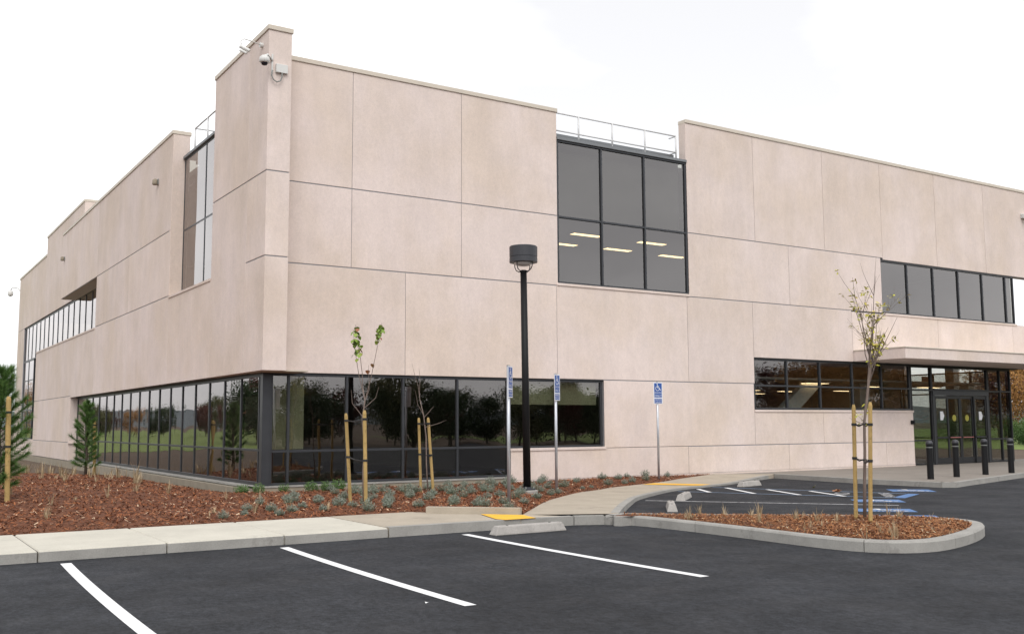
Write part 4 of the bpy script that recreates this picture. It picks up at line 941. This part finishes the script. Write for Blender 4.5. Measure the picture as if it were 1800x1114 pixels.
# --- grey shrubs
def shrub_mesh(seed, nm, n, hgt, rad, m, green=0.0):
    rr = random.Random(seed); mb = MB()
    for k in range(n):
        a = rr.uniform(0, 6.283); r = rad * rr.random() ** .5; c = Vector((math.cos(a) * r * .55, math.sin(a) * r * .55, 0))
        top = hgt * (1 - .55 * (r / rad) ** 2) * rr.uniform(.75, 1.1); tip = Vector((math.cos(a) * r, math.sin(a) * r, top))
        for j in range(7):
            u = (j + 1) / 7; p = c.lerp(tip, u); d = Vector((rr.gauss(0, .7), rr.gauss(0, .7), .6 + rr.gauss(0, .3)))
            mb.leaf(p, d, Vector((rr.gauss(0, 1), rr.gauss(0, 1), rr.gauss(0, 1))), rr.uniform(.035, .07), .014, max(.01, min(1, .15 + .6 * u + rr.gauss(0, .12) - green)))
    return mb.mesh(nm, [m])
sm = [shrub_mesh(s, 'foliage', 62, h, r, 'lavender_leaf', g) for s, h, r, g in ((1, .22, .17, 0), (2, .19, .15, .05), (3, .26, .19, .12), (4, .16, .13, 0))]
rr = random.Random(11); placed = []
def put_shrub(x, y, mesh, sc, label, cat, grp, nm):
    o = bpy.data.objects.new(nm, mesh); COL.objects.link(o); o.location = (x, y, BZ(x, y) - .012); o.rotation_euler.z = rr.uniform(0, 6.28); o.scale = (sc, sc, sc * rr.uniform(.85, 1.15)); tag(o, label, cat, grp)
tries = 0
while len(placed) < 122 and tries < 9000:
    tries += 1; x, y = rr.uniform(4.9, 19.5), rr.uniform(15.0, 22.1)
    if not inside((x, y), BED) or edge_near((x, y), BED)[0] < .28: continue
    if y > 16 + (x - 4.4) * 1.45 or (x < 6.3 and rr.random() < .6) or (x > 14.5 and rr.random() < .45): continue
    if any((x - a) ** 2 + (y - b) ** 2 < .40 ** 2 for a, b in placed): continue
    placed.append((x, y))
MARK = {'the street lamp foot': (12.04, 18.11), 'the edge-on parking sign': (10.37, 16.22), 'the parking sign right of the lamp': (13.39, 18.94), 'the parking sign by the blank wall': (18.7, 21.55),
        'the left stake of the tufted tree': (7.97, 18.05), 'the right stake of the tufted tree': (7.75, 16.88), 'the leafless sapling': (10.4, 19.5), 'the low kerb wall': (8.9, 15.0), 'the glass corner post': (7.9, 22.6), 'the middle of the curved path edge': (14.9, 19.3)}
by = {}
for p in placed:
    mk = min(MARK, key=lambda m: (MARK[m][0] - p[0]) ** 2 + (MARK[m][1] - p[1]) ** 2); by.setdefault(mk, []).append(p)
for mk, ps in by.items():
    ps.sort(key=lambda p: (MARK[mk][0] - p[0]) ** 2 + (MARK[mk][1] - p[1]) ** 2)
    for i, (x, y) in enumerate(ps):
        lb = 'silvery grey shrub %s to %s' % (('nearest', 'second nearest', 'third nearest', 'fourth nearest')[i], mk) if i < 4 else 'silvery grey shrub in the patch around ' + mk
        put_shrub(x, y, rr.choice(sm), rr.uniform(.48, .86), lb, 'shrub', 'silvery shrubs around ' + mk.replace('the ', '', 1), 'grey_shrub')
gm = shrub_mesh(8, 'foliage', 60, .22, .16, 'green_leaf')
for x, y in ((7.35, 21.5), (8.1, 22.0), (8.7, 21.9), (8.95, 21.6), (7.1, 21.9), (9.4, 22.0)): put_shrub(x, y, gm, rr.uniform(.8, 1.2), 'small bright green tuft by the glass corner of the building', 'shrub', 'green tufts at the glass corner', 'green_shrub')
# --- dry grass tufts
def tuft_mesh(seed, n, h):
    rr = random.Random(seed); mb = MB()
    for k in range(n):
        a = rr.uniform(0, 6.283); sp = rr.uniform(.05, .42); d = Vector((math.cos(a) * sp, math.sin(a) * sp, 1)).normalized(); L = h * rr.uniform(.45, 1.1); p = Vector((math.cos(a) * .02, math.sin(a) * .02, -.01)); s = Vector((-math.sin(a), math.cos(a), 0)) * rr.uniform(.004, .009)
        q = p + d * L * .6; e = p + d * L + Vector((math.cos(a), math.sin(a), -.3)) * L * .12
        mb.add([p - s, p + s, q + s * .7, e, q - s * .7], [(0, 1, 2, 4), (4, 2, 3)], 0, rr.uniform(.05, 1))
    return mb.mesh('blades', ['dry_grass'])
tm = [tuft_mesh(s, n, h) for s, n, h in ((31, 16, .30), (32, 10, .42), (33, 7, .26), (34, 22, .22))]
rr = random.Random(17)
def put_tuft(x, y, z, sc, lb, grp):
    o = bpy.data.objects.new('dry_grass_tuft', rr.choice(tm)); COL.objects.link(o); o.location = (x, y, z - .01); o.rotation_euler.z = rr.uniform(0, 6.28); o.scale = (sc, sc, sc * rr.uniform(.8, 1.25)); tag(o, lb, 'grass tuft', grp)
k = 0
while k < 34:
    x, y = rr.uniform(0.6, 7.0), rr.uniform(16.4, 31)
    if not inside((x, y), BED) or y > 16 + (7.6 - x) * 9: continue
    k += 1; put_tuft(x, y, BZ(x, y), rr.uniform(.55, .95), 'straw coloured dry grass tuft in the left part of the bark bed', 'dry grass in the left bark bed')
for k in range(34):
    y = rr.uniform(26, 35); x = rr.uniform(4.0, 6.9); put_tuft(x, y, BZ(x, y), rr.uniform(1.0, 1.6), 'tall dry grass tuft along the foot of the left facade', 'dry grass at the left facade')
k = 0
while k < 34:
    x, y = rr.uniform(10.9, 14.5), rr.uniform(8.3, 13.4)
    if not inside((x, y), IPOLY): continue
    k += 1; put_tuft(x, y, IZ(x, y), rr.uniform(.45, .95), 'straw coloured dry stalks sprouting from the bark of the island', 'dry stalks on the island')
# litter
for (x, y), n_, mt, lb in (((19.55, 16.2), 9, 'mulch_chip', 'clump of reddish fallen leaves in the hatched aisle'), ((20.4, 17.6), 2, 'yellow_sticker', 'single yellow fallen leaf near the plaza kerb')):
    mb = MB()
    for i in range(n_):
        mb.leaf(Vector((x + rr.gauss(0, .06), y + rr.gauss(0, .05), .012 + rr.uniform(0, .04))), Vector((rr.gauss(0, 1), rr.gauss(0, 1), rr.uniform(.1, .7))), Vector((rr.gauss(0, .5), rr.gauss(0, .5), 1)), .12, .07, rr.uniform(.5, .9), .01)
    tag(mb.build('fallen_leaves', mt, recalc=False), lb, 'leaves')
for (x, y, z), lb in (((4.55, 8.55, .002), 'white paper scrap lying on the asphalt'), ((4.55, 16.35, .16), 'white paper scrap at the edge of the bark bed')):
    tag(MB().add([(x - .017, y - .012, z), (x + .017, y - .014, z + .008), (x + .02, y + .012, z + .003), (x - .012, y + .014, z + .011)], [(0, 1, 2, 3)]).build('paper_scrap', 'litter_white', recalc=False), lb, 'litter')

# ================================================================== TREES AROUND (seen at the right edge and mirrored in the glass)
def big_tree_mesh(seed, H_, rad, crown0, n, leafm, ls, bare=False):
    rr = random.Random(seed); tk = MB(); lv = MB()
    tk.tube([(0, 0, -.1), (.05, 0, H_ * .25), (0, .08, H_ * .55), (.03, 0, H_ * .9)], [.05 * H_ ** .6, .04 * H_ ** .6, .022 * H_ ** .6, .02], 7)
    tips = []
    for k in range(26):
        a = k * 2.4; u = rr.uniform(crown0, .92); L = rad * (1 - .5 * abs(u - .55) * 2) * rr.uniform(.6, 1.05)
        p0 = Vector((0, 0, H_ * u * .85)); p1 = p0 + Vector((math.cos(a) * L, math.sin(a) * L, L * rr.uniform(.2, .9))); mid = p0.lerp(p1, .5) + Vector((0, 0, -.05 * L))
        tk.tube([p0, mid, p1], [.035, .022, .008], 5, cap=False); tips += [mid.lerp(p1, .3), mid.lerp(p1, .8), p1]
    for _ in range(n):
        c = rr.choice(tips); s = rad * .2; p = c + Vector((rr.gauss(0, s), rr.gauss(0, s), rr.gauss(0, s * .8)))
        lv.leaf(p, Vector((rr.gauss(0, 1), rr.gauss(0, 1), rr.gauss(0, 1))), Vector((rr.gauss(0, 1), rr.gauss(0, 1), rr.gauss(0, 1))), ls * rr.uniform(.7, 1.3), ls * .6, max(.01, min(1, .3 + .5 * (p.z / H_) + rr.gauss(0, .18) - .15)))
    return tk.mesh('trunk', ['dark_bark'], recalc=True), lv.mesh('crown', [leafm])
KIND = {'evergreen': big_tree_mesh(1, 8.5, 3.6, .08, 11000, 'evergreen_leaf', .26), 'maroon': big_tree_mesh(2, 7.5, 2.6, .2, 8000, 'maroon_leaf', .22), 'autumn': big_tree_mesh(3, 9, 3.4, .15, 8000, 'autumn_leaf', .21),
        'olive': big_tree_mesh(4, 8, 3.2, .1, 9000, 'olive_leaf', .25), 'hedge': big_tree_mesh(5, 1.6, 1.7, .1, 2600, 'hedge_leaf', .16)}
LBL = {'evergreen': ('evergreen_tree', 'dark dense evergreen tree across the lot, mirrored in the ground floor glass', 'tree'), 'maroon': ('maroon_tree', 'dark red leaved tree beyond the lawn, mirrored in the long left window', 'tree'),
       'autumn': ('autumn_tree', 'orange brown autumn tree mirrored in the entrance and window glass', 'tree'), 'olive': ('olive_tree', 'olive green tree beyond the lawn, mirrored in the glass', 'tree'), 'hedge': ('hedge_bush', 'low green hedge bush mirrored in the entrance doors', 'bush')}
rr = random.Random(29)
def plant(kind, x, y, sc=1.0, z=-.06, lb=None):
    nm, lb0, ct = LBL[kind]; lb = lb or lb0; tk, cr_ = KIND[kind]
    e = thing(nm, (x, y, z), lb, ct, {'hedge': 'hedge bushes around the lot'}.get(kind, kind + ' trees around the lot')); e.rotation_euler.z = rr.uniform(0, 6.28); e.scale = (sc * rr.uniform(.9, 1.1), sc * rr.uniform(.9, 1.1), sc * rr.uniform(.9, 1.12))
    for n_, me in (('trunk', tk), ('crown', cr_)):
        o = bpy.data.objects.new(n_, me); COL.objects.link(o); o.parent = e
# behind the camera, mirrored in the front glazing
for k in range(20): plant(('evergreen', 'olive', 'evergreen', 'maroon')[k % 4], 16 + k * 2.5 + rr.uniform(-1, 1), -27 - rr.uniform(0, 10), rr.uniform(.5, .72))
for k in range(5): plant('olive', 20 + k * 9 + rr.uniform(-2, 2), -46 - rr.uniform(0, 8), rr.uniform(.6, .8))
for k in range(16): plant('autumn' if k % 3 else 'maroon', 60 + k * 4.0 + rr.uniform(-2, 2), -12 - rr.uniform(0, 16), rr.uniform(.8, 1.1))
for k in range(16): plant('hedge', 56 + k * 3.4, -8 - .2 * k, rr.uniform(.8, 1.0))
for k in range(12): plant('autumn' if k % 3 else 'olive', 72 + k * 5.0 + rr.uniform(-2, 2), -34 - rr.uniform(0, 10), rr.uniform(.9, 1.2))
# far left, mirrored in the long window
for k in range(30): plant(('maroon', 'olive', 'maroon', 'evergreen', 'autumn')[k % 5], -110 + k * 3.6 + rr.uniform(-1.5, 1.5), 200 - k * 1.2 + rr.uniform(-14, 14), rr.uniform(.5, .82))
for x, y, k, s in ((-18, 96, 'maroon', .95), (-23, 100, 'evergreen', .9), (-26, 108, 'maroon', 1.0), (-34, 118, 'olive', .9), (-15, 90, 'evergreen', .8), (-60, 150, 'evergreen', .9), (-72, 160, 'maroon', .9)): plant(k, x, y, s)
# seen past the right end of the building
for x, y, k, s in ((86, 50, 'autumn', .9), (92, 56, 'maroon', .95), (97, 52, 'autumn', .8), (104, 64, 'autumn', 1.0), (80, 44, 'autumn', .75)): plant(k, x, y, s, lb='%s tree beyond the plaza at the right edge' % ('orange brown autumn' if k == 'autumn' else 'dark red leaved'))
for k in range(7): plant('hedge', 62 + k * 2.2, 33 + k * 1.9, .85, lb='low green hedge bush beyond the plaza at the right edge')
print('objects', len(bpy.data.objects), 'tris approx', sum(len(m.polygons) for m in bpy.data.meshes))
